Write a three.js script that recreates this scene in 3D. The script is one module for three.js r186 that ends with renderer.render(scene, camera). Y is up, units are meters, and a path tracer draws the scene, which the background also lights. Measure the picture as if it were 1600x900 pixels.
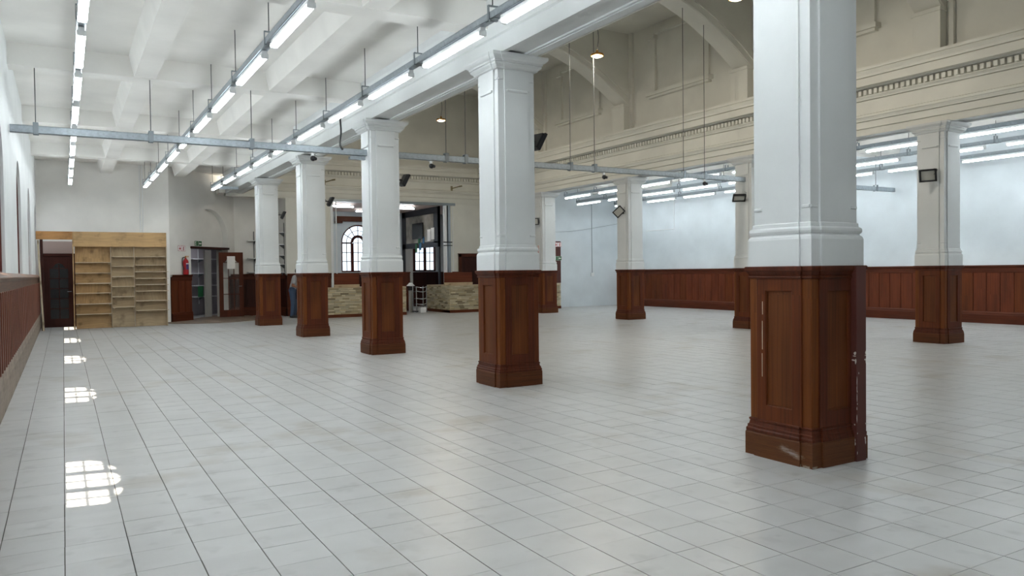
import * as THREE from 'three';
import { mergeGeometries, toCreasedNormals } from 'three/addons/utils/BufferGeometryUtils.js';
import { RoundedBoxGeometry } from 'three/addons/geometries/RoundedBoxGeometry.js';
import { MarchingCubes } from 'three/addons/objects/MarchingCubes.js';
import { RectAreaLightUniformsLib } from 'three/addons/lights/RectAreaLightUniformsLib.js';

// ---------- camera, sky, sun, exposure ----------
RectAreaLightUniformsLib.init();
const scene = new THREE.Scene();
const camera = new THREE.PerspectiveCamera(2 * Math.atan(450 / 1202.96) * 180 / Math.PI, 1600 / 900, 0.05, 200);
const EYE = 1.4537;
camera.position.set(0, EYE, 0);
camera.rotation.order = 'YXZ';
camera.rotation.set(-0.0216, -0.5276, -0.0117);
const renderer = new THREE.WebGLRenderer({ antialias: true });
renderer.toneMapping = THREE.LinearToneMapping;
renderer.toneMappingExposure = 1.2;
renderer.shadowMap.enabled = true;
scene.background = new THREE.Color(0.80, 0.90, 1.0);
scene.backgroundIntensity = 1.45;

const sun = new THREE.DirectionalLight(0xfff4e2, 20);      // steep summer sun from beyond the left wall
sun.position.set(-20, 55.2, -14.4);
sun.target.position.set(0, 0, -11);
sun.castShadow = true;
Object.assign(sun.shadow.camera, { left: -30, right: 30, top: 30, bottom: -30, near: 1, far: 120 });
sun.shadow.radius = 1;
scene.add(sun, sun.target);

const TUBE = new THREE.Color(0.90, 0.97, 1.0);             // cool fluorescent
const AREA_POWER = 3, TUBE_GLOW = 18;                      // luminance of each batten's light and of its tubes
const PENDANT = new THREE.Color(1.0, 0.91, 0.76), PENDANT_POWER = 12;

// ---------- helpers ----------
let seed = 7;
const rnd = () => { seed = (seed + 0x6d2b79f5) | 0; let t = Math.imul(seed ^ (seed >>> 15), 1 | seed); t = (t + Math.imul(t ^ (t >>> 7), 61 | t)) ^ t; return ((t ^ (t >>> 14)) >>> 0) / 4294967296; };
const between = (a, b) => a + (b - a) * rnd();
const used = new Map();
const numbered = (n) => { const k = used.get(n) || 0; used.set(n, k + 1); return k ? n + '_' + String(k).padStart(3, '0') : n; };
// box-projected uv in metres; turn = true lays the grain along the longest horizontal axis
function boxUV(g, turn = false, off = 0) {
  if (g.index) g = g.toNonIndexed();
  if (!g.attributes.normal) g.computeVertexNormals();
  const p = g.attributes.position, n = g.attributes.normal, uv = new Float32Array(p.count * 2);
  for (let i = 0; i < p.count; i += 3) {
    let ax = 0, ay = 0, az = 0;
    for (let k = 0; k < 3; k++) { ax += n.getX(i + k); ay += n.getY(i + k); az += n.getZ(i + k); }
    ax = Math.abs(ax); ay = Math.abs(ay); az = Math.abs(az);
    for (let k = 0; k < 3; k++) {
      const x = p.getX(i + k), y = p.getY(i + k), z = p.getZ(i + k);
      let u, v;
      if (ay > ax && ay > az) { u = x; v = z; } else if (ax > az) { u = z; v = y; } else { u = x; v = y; }
      if (turn) [u, v] = [v, u];
      uv[(i + k) * 2] = u + off; uv[(i + k) * 2 + 1] = v + off * 0.37;
    }
  }
  g.setAttribute('uv', new THREE.BufferAttribute(uv, 2));
  return g;
}
function clean(g) {
  if (g.index) g = g.toNonIndexed();
  for (const k of Object.keys(g.attributes)) if (!['position', 'normal', 'uv', 'color'].includes(k)) g.deleteAttribute(k);
  g.morphAttributes = {};
  return g;
}
function join(list) {
  const l = (Array.isArray(list) ? list : [list]).map(clean);
  return l.length === 1 ? l[0] : mergeGeometries(l, false);
}
function obj(name, geoms, material, parent = scene) {
  const m = new THREE.Mesh(join(geoms), material);
  m.name = parent === scene ? numbered(name) : name;
  m.castShadow = m.receiveShadow = true;
  parent.add(m);
  return m;
}
function struct(name, geoms, material, parent = scene) {
  const m = obj(name, geoms, material, parent);
  if (parent === scene) m.userData.kind = 'structure';
  return m;
}
function structGroup(name) { const g = new THREE.Group(); g.name = numbered(name); g.userData.kind = 'structure'; scene.add(g); return g; }
function thing(name, label, category, pos = [0, 0, 0], turn = 0, group) {
  const o = new THREE.Group();
  o.name = numbered(name); o.position.set(...pos); o.rotation.y = turn;
  o.userData = { label, category, kind: 'thing' };
  if (group) o.userData.group = group;
  scene.add(o);
  return o;
}
function tag(o, label, category, group) { Object.assign(o.userData, { label, category }); if (group) o.userData.group = group; return o; }
function copyOf(root, pos, label) {
  const r = root.clone(); r.name = numbered(root.name.replace(/_\d{3}$/, '')); r.userData = { ...root.userData, label };
  r.position.set(...pos); scene.add(r);
  return r;
}
const box = (x0, x1, y0, y1, z0, z1, turn, off) => boxUV(new THREE.BoxGeometry(x1 - x0, y1 - y0, z1 - z0).translate((x0 + x1) / 2, (y0 + y1) / 2, (z0 + z1) / 2), turn, off);
const rbox = (x0, x1, y0, y1, z0, z1, r = 0.006, turn, off) => boxUV(new RoundedBoxGeometry(x1 - x0, y1 - y0, z1 - z0, 1, Math.min(r, (x1 - x0) / 2.1, (y1 - y0) / 2.1, (z1 - z0) / 2.1)).translate((x0 + x1) / 2, (y0 + y1) / 2, (z0 + z1) / 2), turn, off);
const cyl = (r, h, x, y, z, seg = 10, r2 = r) => new THREE.CylinderGeometry(r2, r, h, seg).translate(x, y + h / 2, z);
function rod(a, b, r, seg = 6) {
  const A = new THREE.Vector3(...a), B = new THREE.Vector3(...b), d = B.clone().sub(A);
  const g = new THREE.CylinderGeometry(r, r, d.length(), seg);
  g.applyQuaternion(new THREE.Quaternion().setFromUnitVectors(new THREE.Vector3(0, 1, 0), d.normalize()));
  return g.translate((a[0] + b[0]) / 2, (a[1] + b[1]) / 2, (a[2] + b[2]) / 2);
}
function tube(pts, r, seg = 24, rad = 6) { return new THREE.TubeGeometry(new THREE.CatmullRomCurve3(pts.map((p) => new THREE.Vector3(...p))), seg, r, rad, false); }
// a moulding: profile of [offset, y] swept along a path of [x, z] with mitred corners; offset goes to the left of travel when side = 1
function sweep(path, profile, closed, side = 1) {
  const n = path.length, mit = [];
  for (let i = 0; i < n; i++) {
    const seg = (a, b) => { const dx = path[b][0] - path[a][0], dz = path[b][1] - path[a][1], l = Math.hypot(dx, dz); return [dz / l * side, -dx / l * side]; };
    const a = closed || i > 0 ? seg((i - 1 + n) % n, i) : null, b = closed || i < n - 1 ? seg(i, (i + 1) % n) : null;
    if (a && b) { const k = 1 + a[0] * b[0] + a[1] * b[1]; mit.push([(a[0] + b[0]) / k, (a[1] + b[1]) / k]); } else mit.push(a || b);
  }
  const at = (i, j) => [path[i][0] + mit[i][0] * profile[j][0], profile[j][1], path[i][1] + mit[i][1] * profile[j][0]];
  const pos = [];
  for (let i = 0; i < (closed ? n : n - 1); i++) {
    const k = (i + 1) % n;
    for (let j = 0; j < profile.length - 1; j++) {
      const a = at(i, j), b = at(k, j), c = at(k, j + 1), d = at(i, j + 1);
      if (side > 0) pos.push(...a, ...c, ...b, ...a, ...d, ...c); else pos.push(...a, ...b, ...c, ...a, ...c, ...d);
    }
  }
  const g = new THREE.BufferGeometry();
  g.setAttribute('position', new THREE.Float32BufferAttribute(pos, 3));
  g.computeVertexNormals();
  return boxUV(g);
}
// cross-shaped column section: square of half-size h with a plate of half-width w standing e proud on each side
const section = (h, w, e) => [[h, -h], [h, -w], [h + e, -w], [h + e, w], [h, w], [h, h], [w, h], [w, h + e], [-w, h + e], [-w, h], [-h, h], [-h, w], [-h - e, w], [-h - e, -w], [-h, -w], [-h, -h], [-w, -h], [-w, -h - e], [w, -h - e], [w, -h]];
function lid(sec, y) { const s = new THREE.Shape(sec.map(([x, z]) => new THREE.Vector2(x, -z))); return boxUV(new THREE.ShapeGeometry(s).rotateX(-Math.PI / 2).translate(0, y, 0)); }
const rectPath = (S, x0, x1, y0, y1) => { S.moveTo(x0, y0); S.lineTo(x1, y0); S.lineTo(x1, y1); S.lineTo(x0, y1); S.closePath(); return S; };
function archPath(S, cx, hw, y0, spring, r = hw) { S.moveTo(cx - hw, y0); S.lineTo(cx + hw, y0); S.lineTo(cx + hw, spring); S.absarc(cx, spring, r, 0, Math.PI, false); S.lineTo(cx - hw, y0); return S; }
const extrude = (S, d, bevel = 0, seg = 24) => new THREE.ExtrudeGeometry(S, { depth: d, bevelEnabled: bevel > 0, bevelSize: bevel, bevelThickness: bevel, bevelSegments: 1, curveSegments: seg });

// ---------- textures ----------
function noiseGrid(n, s) { seed = s; const a = new Float32Array(n * n); for (let i = 0; i < n * n; i++) a[i] = rnd(); return a; }
const lattices = [1, 2, 3, 4].map((s) => noiseGrid(64, s * 991));
function vnoise(x, y, per, l = 0) {      // tileable with period per (in cells)
  const xi = Math.floor(x), yi = Math.floor(y), fx = x - xi, fy = y - yi, g = lattices[l];
  const w = (v) => ((v % per) + per) % per, sx = fx * fx * (3 - 2 * fx), sy = fy * fy * (3 - 2 * fy);
  const v = (a, b) => g[(w(b) % 64) * 64 + (w(a) % 64)];
  return (v(xi, yi) * (1 - sx) + v(xi + 1, yi) * sx) * (1 - sy) + (v(xi, yi + 1) * (1 - sx) + v(xi + 1, yi + 1) * sx) * sy;
}
function fbm(u, v, f, oct, l = 0) { let s = 0, a = 0.5, t = 0; for (let o = 0; o < oct; o++) { s += a * vnoise(u * f, v * f, f, (l + o) % 4); t += a; a *= 0.5; f *= 2; } return s / t; }
function dataTex(w, h, fn, srgb, rep) {
  const d = new Uint8Array(w * h * 4);
  for (let y = 0; y < h; y++) for (let x = 0; x < w; x++) { const c = fn(x / w, y / h, x, y), i = (y * w + x) * 4; for (let k = 0; k < 3; k++) d[i + k] = Math.max(0, Math.min(255, (Array.isArray(c) ? c[k] : c) * 255)); d[i + 3] = 255; }
  const t = new THREE.DataTexture(d, w, h);
  t.wrapS = t.wrapT = THREE.RepeatWrapping; t.magFilter = THREE.LinearFilter; t.minFilter = THREE.LinearMipmapLinearFilter; t.generateMipmaps = true;
  if (srgb) t.colorSpace = THREE.SRGBColorSpace;
  if (rep) t.repeat.set(1 / rep[0], 1 / rep[1]);
  t.needsUpdate = true;
  return t;
}
function canvasTex(w, h, draw) {
  const c = document.createElement('canvas'); c.width = w; c.height = h;
  draw(c.getContext('2d'), w, h);
  const t = new THREE.CanvasTexture(c); t.colorSpace = THREE.SRGBColorSpace;
  return t;
}
const woodMap = dataTex(512, 1024, (u, v) => {
  const warp = fbm(u, v, 4, 3, 1) * 0.25, g = vnoise((u + warp * 0.12) * 60, v * 3, 60, 0) * 0.6 + vnoise((u + warp * 0.08) * 32, v * 2, 32, 2) * 0.4, big = fbm(u, v, 3, 3, 2);
  const t = 0.70 + 0.24 * g + 0.22 * (big - 0.5);
  return [t, t * 0.985, t * 0.97];
}, true, [0.6, 1.6]);
const plankMap = dataTex(512, 512, (u, v) => {
  const g = vnoise((u + fbm(u, v, 3, 2, 1) * 0.1) * 48, v * 3, 48, 0), big = fbm(u, v, 4, 4, 3), dirt = Math.max(0, fbm(u, v, 6, 4, 2) - 0.62) * 0.9;
  const t = 0.84 + 0.10 * g + 0.14 * (big - 0.5) - dirt;
  return [t, t * (0.985 - dirt * 0.1), t * (0.96 - dirt * 0.2)];
}, true, [1.1, 1.1]);
const plasterBump = dataTex(512, 512, (u, v) => 0.5 + 0.6 * (fbm(u, v, 8, 5, 0) - 0.5), false, [1.7, 1.7]);
const plasterMap = dataTex(512, 512, (u, v) => { const t = 0.955 + 0.09 * (fbm(u, v, 5, 5, 1) - 0.5); return [t, t, t]; }, true, [3.1, 3.1]);
const mottleMap = dataTex(256, 256, (u, v) => { const t = 0.72 + 0.5 * (fbm(u, v, 5, 4, 2) - 0.5); return [t, t * 0.98, t * 0.95]; }, true, [2.2, 2.2]);
const floorMap = dataTex(2048, 2048, (u, v) => {
  const streak = vnoise(u * 18 + 2 * fbm(u, v, 4, 2, 1), v * 46, 46 * 18, 0), f = fbm(u, v, 24, 4, 1), s = Math.max(0, fbm(u, v, 7, 5, 3) - 0.6);
  const scuff = Math.max(0, fbm(u * 1.0, v * 1.0, 36, 3, 1) - 0.66) * 1.2;
  const t = 0.93 + 0.045 * (f - 0.5) + 0.03 * (streak - 0.5) - s * 0.55 - scuff * 0.25;
  return [t, t * (1 - s * 0.14), t * (1 - s * 0.34)];
}, true, [4.7, 4.7]);
const zincMap = dataTex(256, 256, (u, v) => { const t = 0.88 + 0.14 * (fbm(u, v, 16, 3, 2) - 0.5); return [t, t, t * 1.01]; }, true, [0.4, 0.4]);

// ---------- materials ----------
const D = THREE.DoubleSide;
const std = (color, roughness, more = {}) => new THREE.MeshStandardMaterial({ color, roughness, side: D, ...more });
const phys = (color, roughness, specularIntensity, more = {}) => new THREE.MeshPhysicalMaterial({ color, roughness, specularIntensity, side: D, ...more });
const M = {
  white: std('#dfe2e2', 0.55, { map: plasterMap, bumpMap: plasterBump, bumpScale: 0.0015 }),
  ceiling: std('#f1efea', 0.8, { map: plasterMap, bumpMap: plasterBump, bumpScale: 0.002 }),
  cream: std('#e9e8df', 0.7, { map: plasterMap, bumpMap: plasterBump, bumpScale: 0.002 }),
  wallWhite: std('#e0e8ed', 0.6, { map: plasterMap, bumpMap: plasterBump, bumpScale: 0.0015 }),
  grey: std('#b9b7b2', 0.75, { map: plasterMap }),
  mauve: std('#aaa4a8', 0.8, { map: plasterMap }),
  mottled: std('#a8a49b', 0.8, { map: mottleMap }),
  wood: phys('#6c3618', 0.5, 0.4, { map: woodMap, bumpMap: woodMap, bumpScale: 0.0006 }),
  woodDeep: phys('#5f2d18', 0.5, 0.4, { map: woodMap, bumpMap: woodMap, bumpScale: 0.0006 }),
  windowWood: phys('#57231d', 0.5, 0.4, { map: woodMap }),
  woodDark: phys('#431e16', 0.5, 0.4, { map: woodMap }),
  plinthWood: phys('#693c20', 0.5, 0.4, { map: woodMap, bumpMap: woodMap, bumpScale: 0.0006 }),
  panelWood: phys('#703e1d', 0.5, 0.4, { map: woodMap, bumpMap: woodMap, bumpScale: 0.0006 }),
  woodGold: phys('#7d451c', 0.5, 0.4, { map: woodMap, bumpMap: woodMap, bumpScale: 0.0006 }),
  board: phys('#713820', 0.5, 0.4, { map: woodMap }),
  worn: std('#8d8076', 0.75, { map: plankMap }),
  batten: std('#7c4a38', 0.4, { map: woodMap }),
  bronze: std('#8d8468', 0.5, { metalness: 0.3 }),
  ledge: std('#6a4c3c', 0.55, { map: woodMap }),
  ply: std('#cba878', 0.7, { map: plankMap }),
  plyGrey: std('#c9b596', 0.75, { map: plankMap }),
  plyEdge: std('#dccdb4', 0.7, { map: plankMap }),
  tile: phys('#c4c4c3', 0.34, 0.7, { map: floorMap, vertexColors: true }),
  grout: std('#5c5954', 0.9),
  zinc: std('#bcc6cc', 0.42, { map: zincMap, metalness: 0.35 }),
  steel: std('#8f979c', 0.35, { metalness: 0.8 }),
  chrome: std('#d0d3d6', 0.22, { metalness: 0.95 }),
  rod: std('#55585a', 0.6, { metalness: 0.4 }),
  plastic: std('#e9ebec', 0.45),
  black: std('#15161a', 0.5),
  navy: std('#1d2029', 0.5),
  lens: std('#b9b8b0', 0.3),
  brass: std('#b98a4a', 0.35, { metalness: 0.8 }),
  paper: std('#eceae6', 0.8),
  tube: std('#ffffff', 0.4, { emissive: TUBE, emissiveIntensity: TUBE_GLOW }),
  pendantGlass: std('#fff6e6', 0.4, { emissive: PENDANT, emissiveIntensity: 5 }),
  screen: std('#1c1e22', 0.2),
  red: std('#a3131c', 0.35),
  rubber: std('#1b1b1d', 0.7),
  darkGlass: std('#0b0d10', 0.2),
  glass: new THREE.MeshPhysicalMaterial({ color: '#ffffff', roughness: 0.0, transmission: 1, thickness: 0, ior: 1.45, side: D }),
  patch: std('#8b7a6c', 0.6, { map: plankMap }),
};

// ---------- layout ----------
const BAY = 4.65, COLZ = [-4.0, -8.65, -13.3, -17.95, -22.6], AX = 4.95, BX = 14.52;
const colAX = (k) => AX + 0.03 * k;
const WL = -0.63, WR = 20.2, ZE = -26.8, ZR = -25.6, ZL = -25.8, ZB = 2.4, SOF = 4.15, CEIL = 4.8, NCEIL = 8.3, DADO = 1.47;

// ---------- floor: single tiles nearest the camera, the rest joined ----------
{
  const floor = structGroup('floor');
  struct('floor_slab', [box(-1.0, WR + 0.3, -0.25, -0.004, -33.5, ZB + 0.3)], M.grout, floor);
  const xs = [];
  for (let k = -11; k < 0; k++) xs.push([2.678 + 0.3 * k, 2.678 + 0.3 * (k + 1)]);
  xs.push([2.678, 2.838]);
  for (let k = 0; 2.838 + 0.3 * k < WR; k++) xs.push([2.838 + 0.3 * k, Math.min(WR, 2.838 + 0.3 * (k + 1))]);
  const view = new THREE.Matrix4();
  camera.aspect = 16 / 9; camera.updateMatrixWorld(); camera.updateProjectionMatrix();
  view.multiplyMatrices(camera.projectionMatrix, camera.matrixWorldInverse);
  const tiles = [];
  for (const [x0, x1] of xs) for (let j = -100; j < 18; j++) {
    const z0 = -3.272 + 0.3 * (j + 1) - 0.3, z1 = z0 + 0.3;
    if (z1 > ZB || x0 < -0.64) continue;
    const c = new THREE.Vector3((x0 + x1) / 2, 0, (z0 + z1) / 2), p = c.clone().applyMatrix4(view), d = c.distanceTo(camera.position);
    const seen = p.z > -1 && p.z < 1 && Math.abs(p.x) < 1.06 && Math.abs(p.y) < 1.1;
    tiles.push({ x0, x1, z0, z1, d: seen ? d : 1e3 + d });
  }
  tiles.sort((a, b) => a.d - b.d);
  const make = (t) => {
    const gx = 0.0024 + 0.0012 * rnd(), gz = (t.x0 < 2.6 ? (rnd() < 0.4 ? 0.0004 : 0.0011) : 0.0013) + 0.0007 * rnd(), h = between(-0.0006, 0.0004), tl = 0.0012 * (rnd() - 0.5);
    const bx = new THREE.BoxGeometry(t.x1 - t.x0 - 2 * gx, 0.012, t.z1 - t.z0 - 2 * gz).translate((t.x0 + t.x1) / 2, -0.006 + h, (t.z0 + t.z1) / 2);
    const p = bx.attributes.position;
    for (let i = 0; i < p.count; i++) p.setY(i, p.getY(i) + tl * (p.getX(i) - (t.x0 + t.x1) / 2) / 0.3);
    const g = boxUV(bx), col = new Float32Array(g.attributes.position.count * 3), c = 0.95 + 0.05 * rnd(), w = 0.008 * (rnd() - 0.3);
    for (let i = 0; i < col.length; i += 3) { col[i] = c; col[i + 1] = c - w * 0.3; col[i + 2] = c - w; }
    g.setAttribute('color', new THREE.BufferAttribute(col, 3));
    return g;
  };
  tiles.slice(0, 300).forEach((t) => struct('tile', [make(t)], M.tile, floor));
  const rest = struct('distant_tiles', tiles.slice(300).map(make), M.tile, floor);
  rest.userData.kind = 'stuff';
}

// ---------- walls ----------
const WINZ = [-1, 0, 1, 2, 3, 4].map((k) => -6.38 - BAY * k);
{
  const S = rectPath(new THREE.Shape(), -ZB, 27.0, 0, CEIL + 0.3);
  for (const z of WINZ) { const h = new THREE.Path(); archPath(h, -z, 0.74, DADO, 2.70); S.holes.push(h); }
  struct('wall_left', [boxUV(extrude(S, 0.275).rotateY(Math.PI / 2).translate(-0.905, 0, 0))], M.white);
}
struct('wall_right', [box(WR, WR + 0.3, 0, CEIL + 0.3, ZE - 0.3, ZB)], M.wallWhite);
struct('wall_near', [box(-0.86, WR + 0.3, 0, NCEIL + 0.3, ZB, ZB + 0.3)], M.white);
struct('wall_far_left', [box(-0.86, 2.85, 0, CEIL + 0.3, ZL - 0.3, ZL)], M.ceiling);
// wall across the nave's far end, with the opening to the lobby
{
  const S = rectPath(new THREE.Shape(), 6.65, 14.52, 0, 5.6);
  const h = rectPath(new THREE.Path(), 8.22, 12.9, 0, 4.06); S.holes.push(h);
  struct('wall_far', [boxUV(extrude(S, 0.25).translate(0, 0, ZE - 0.25))], M.cream);
  struct('wall_far_right', [box(14.62, WR + 0.3, 0, 5.6, ZR - 0.25, ZR), box(14.52, 14.77, 0, 5.6, ZE - 0.25, ZR - 0.2)], M.wallWhite);
  struct('wall_far_upper', [box(4.7, 14.77, 4.06, NCEIL + 0.2, ZE - 0.25, ZE - 0.001)], M.cream);
}
// canted wall with the arched niche and its doorway, in a frame of its own: x along the wall, z out of it
const CANT = new THREE.Group(); 
CANT.name = numbered('wall_canted'); CANT.userData.kind = 'structure'; CANT.position.set(2.85, 0, ZL); CANT.rotation.y = Math.PI / 4; scene.add(CANT);
{
  const S = rectPath(new THREE.Shape(), 0, 3.32, 0, CEIL + 0.3), h = new THREE.Path();
  archPath(h, 1.965, 0.975, 0, 2.66); S.holes.push(h);
  struct('wall_face', [boxUV(extrude(S, 0.20).translate(0, 0, -0.20))], M.ceiling, CANT);
  const B = rectPath(new THREE.Shape(), 0, 3.32, 0, CEIL + 0.3), d = rectPath(new THREE.Path(), 0.99, 2.86, 0, 2.32); B.holes.push(d);
  struct('wall_core', [boxUV(extrude(B, 0.14).translate(0, 0, -0.34))], M.ceiling, CANT);
  struct('lintel', [rbox(0.97, 2.96, 2.31, 2.38, -0.22, 0.05, 0.006, true)], M.woodDark, CANT);
  struct('door_frame', [box(2.78, 2.86, 0, 2.32, -0.35, -0.16), box(0.99, 1.03, 0, 2.32, -0.35, -0.21)], M.grey, CANT);
  // store room behind the doorway
  struct('store_wall', [box(0.0, 6.4, 0, 2.7, -2.1, -1.95)], M.mauve, CANT);
  struct('store_side', [box(0.0, 0.12, 0, 2.7, -1.95, -0.32), box(6.28, 6.4, 0, 2.7, -1.95, -0.2), box(3.32, 6.4, 0, 2.7, -0.50, -0.34)], M.mauve, CANT);
  struct('store_ceiling', [box(0, 6.4, 2.7, 2.8, -2.1, -0.32)], M.ceiling, CANT);
  struct('grey_jamb', [box(2.46, 2.78, 0, 2.3, -0.62, -0.56)], M.grey, CANT);
}
struct('wall_recess', [box(5.2, 6.9, 0, CEIL + 0.3, -28.4, -28.15), box(6.65, 6.9, 0, 4.15, -28.15, ZE - 0.25)], M.ceiling);
struct('ceiling_recess', [box(4.5, 7.2, 4.16, 4.45, -28.6, ZE - 0.02)], M.ceiling);
// ---------- ceilings and their beams ----------
for (const [name, x0, x1, longs] of [['ceiling_left', -0.86, 4.8, [1.16, 3.18]], ['ceiling_right', 14.7, WR + 0.3, [16.35, 18.35]]]) {
  const c = structGroup(name);
  struct('ceiling_slab', [box(x0, x1, CEIL, CEIL + 0.3, -28.5, ZB + 0.3)], M.ceiling, c);
  for (let k = -1; k < 5; k++) struct('cross_beam', [boxUV(new THREE.ExtrudeGeometry(new THREE.Shape([[-0.26, 0.32], [-0.17, 0], [0.17, 0], [0.26, 0.32]].map((p) => new THREE.Vector2(...p))), { depth: x1 - x0, bevelEnabled: false }).rotateY(Math.PI / 2).translate(x0, 4.5, -4.05 - BAY * k))], M.ceiling, c);
  for (const x of longs) struct('long_beam', [boxUV(new THREE.ExtrudeGeometry(new THREE.Shape([[-0.24, 0.33], [-0.15, 0], [0.15, 0], [0.24, 0.33]].map((p) => new THREE.Vector2(...p))), { depth: ZB - ZL, bevelEnabled: false }).translate(x, 4.505, ZL))], M.ceiling, c);
}
struct('ceiling_nave', [box(4.7, 14.8, NCEIL, NCEIL + 0.3, ZE - 0.3, ZB + 0.3)], M.cream);

// ---------- the two arcades: beams, walls above, pilasters, blind windows ----------
const archS = (() => {
  const S = new THREE.Shape(), cx = 9.735, cy = 0.75, r = 7.12, a = Math.acos((14.28 - cx) / r);
  S.moveTo(14.5, NCEIL); S.lineTo(4.97, NCEIL); S.lineTo(4.97, cy + r * Math.sin(a)); S.lineTo(cx - r * Math.cos(a), cy + r * Math.sin(a));
  S.absarc(cx, cy, r, Math.PI - a, a, true); S.lineTo(14.5, cy + r * Math.sin(a)); S.closePath();
  return S;
})();
function ringS(r0, r1) { const S = new THREE.Shape(), cx = 9.735, cy = 0.75, a0 = Math.acos((14.32 - cx) / r0), a1 = Math.acos((14.32 - cx) / r1); S.absarc(cx, cy, r0, a0, Math.PI - a0, false); S.absarc(cx, cy, r1, Math.PI - a1, a1, true); S.closePath(); return S; }
for (const [n, s, cx] of [['left', 1, AX], ['right', -1, BX]]) {         // s = 1: the nave lies at larger x
  const g = structGroup('arcade_beam_' + n), X = (d) => cx + s * d, B = (a, b, ...r) => box(Math.min(X(a), X(b)), Math.max(X(a), X(b)), ...r);
  struct('beam', [B(-0.25, 0.25, SOF + 0.03, 5.5, ZE, ZB)], M.white, g);
  struct('soffit_panel_edge', [B(-0.25, -0.19, SOF, SOF + 0.03, ZE, ZB), B(0.13, 0.25, SOF, SOF + 0.03, ZE, ZB), B(0.095, 0.13, SOF + 0.01, SOF + 0.03, ZE, ZB)], M.white, g);
  struct('aisle_fascia', [boxUV(sweep([[X(-0.25), ZB], [X(-0.25), ZE]], [[0.006, SOF], [0.006, SOF + 0.2], [0.035, SOF + 0.215], [0.035, CEIL - 0.12], [0.07, CEIL - 0.08], [0.10, CEIL]], false, s))], M.white, g);
  struct('upper_wall', [B(-0.25, 0.12, 5.5, NCEIL, ZE, ZB)], M.cream, g);
  for (let k = -1; k < 5; k++) {
    const z = -4.0 - BAY * k;
    struct('pilaster', [B(0.1, 0.40, 5.44, 6.24, z - 0.27, z + 0.27), B(0.1, 0.43, 6.2, 6.27, z - 0.29, z + 0.29), B(0.1, 0.2, 5.44, NCEIL, z - 0.40, z + 0.40)], M.cream, g);
  }
  for (let k = 0; k < 5; k++) {                       // blind windows between the pilasters
    const z = -6.33 - BAY * k;
    struct('blind_window_frame', [B(0.1, 0.19, 6.42, 7.98, z - 1.12, z - 0.94), B(0.1, 0.19, 6.42, 7.98, z + 0.94, z + 1.12), B(0.1, 0.26, 7.86, 8.02, z - 1.18, z - 0.9), B(0.1, 0.26, 7.86, 8.02, z + 0.9, z + 1.18), B(0.1, 0.22, 7.98, 8.1, z - 1.2, z + 1.2)], M.cream, g);
    struct('blind_window_sill', [B(0.1, 0.30, 6.30, 6.40, z - 1.22, z + 1.22), B(0.1, 0.24, 6.24, 6.31, z - 1.16, z + 1.16)], M.cream, g);
  }
}
for (let k = -1; k < 5; k++) {
  const z = -4.0 - BAY * k, g = structGroup('diaphragm_arch');
  struct('arch_wall', [boxUV(extrude(archS, 0.5, 0, 48).translate(0, 0, z - 0.25))], M.cream, g);
  struct('archivolt', [boxUV(extrude(ringS(7.13, 7.27), 0.56, 0, 48).translate(0, 0, z - 0.28)), boxUV(extrude(ringS(7.27, 7.42), 0.62, 0, 48).translate(0, 0, z - 0.31))], M.cream, g);
}
{ // entablature round the nave: one mitred moulding, and its dentils
  const prof = [[0.03, SOF - 0.002], [0.03, 4.27], [0.01, 4.272], [0.01, 4.286], [0.05, 4.288], [0.05, 4.415], [0.025, 4.417], [0.025, 4.43], [0.07, 4.433], [0.075, 4.455], [0.105, 4.495], [0.125, 4.50], [0.125, 4.545], [0.04, 4.575], [0.04, 4.835], [0.02, 4.837], [0.02, 4.85], [0.07, 4.855], [0.08, 4.88], [0.125, 4.915], [0.125, 4.93], [0.09, 4.93], [0.09, 5.055], [0.17, 5.06], [0.18, 5.085], [0.34, 5.09], [0.34, 5.07], [0.37, 5.07], [0.37, 5.215], [0.34, 5.218], [0.34, 5.234], [0.385, 5.238], [0.39, 5.28], [0.435, 5.345], [0.42, 5.35], [0.42, 5.362], [0.45, 5.365], [0.45, 5.42], [0.0, 5.46]];
  const xa = AX + 0.25, xb = BX - 0.25, path = [[xb, ZB], [xb, ZE + 0.02], [xa, ZE + 0.02], [xa, ZB]];
  const g = structGroup('entablature');
  const e = struct('cornice_moulding', [sweep(path, prof, false, 1)], M.cream, g);
  const dent = [], P = 0.115, bx = (x, z, w, d) => dent.push(new THREE.BoxGeometry(w, 0.1, d).translate(x, 4.99, z));
  for (let z = ZE + 0.2; z < ZB; z += P) { bx(xb - 0.12, z, 0.075, 0.065); bx(xa + 0.12, z, 0.075, 0.065); }
  for (let x = xa + 0.2; x < xb - 0.1; x += P) bx(x, ZE + 0.14, 0.065, 0.075);
  const d = struct('dentils', dent.map((b) => boxUV(b)), M.cream, g); d.userData.kind = 'stuff';
  struct('header_beam', [box(4.7, 14.77, SOF - 0.08, 4.3, ZE - 0.25, ZE + 0.02)], M.cream, g);
}

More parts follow.
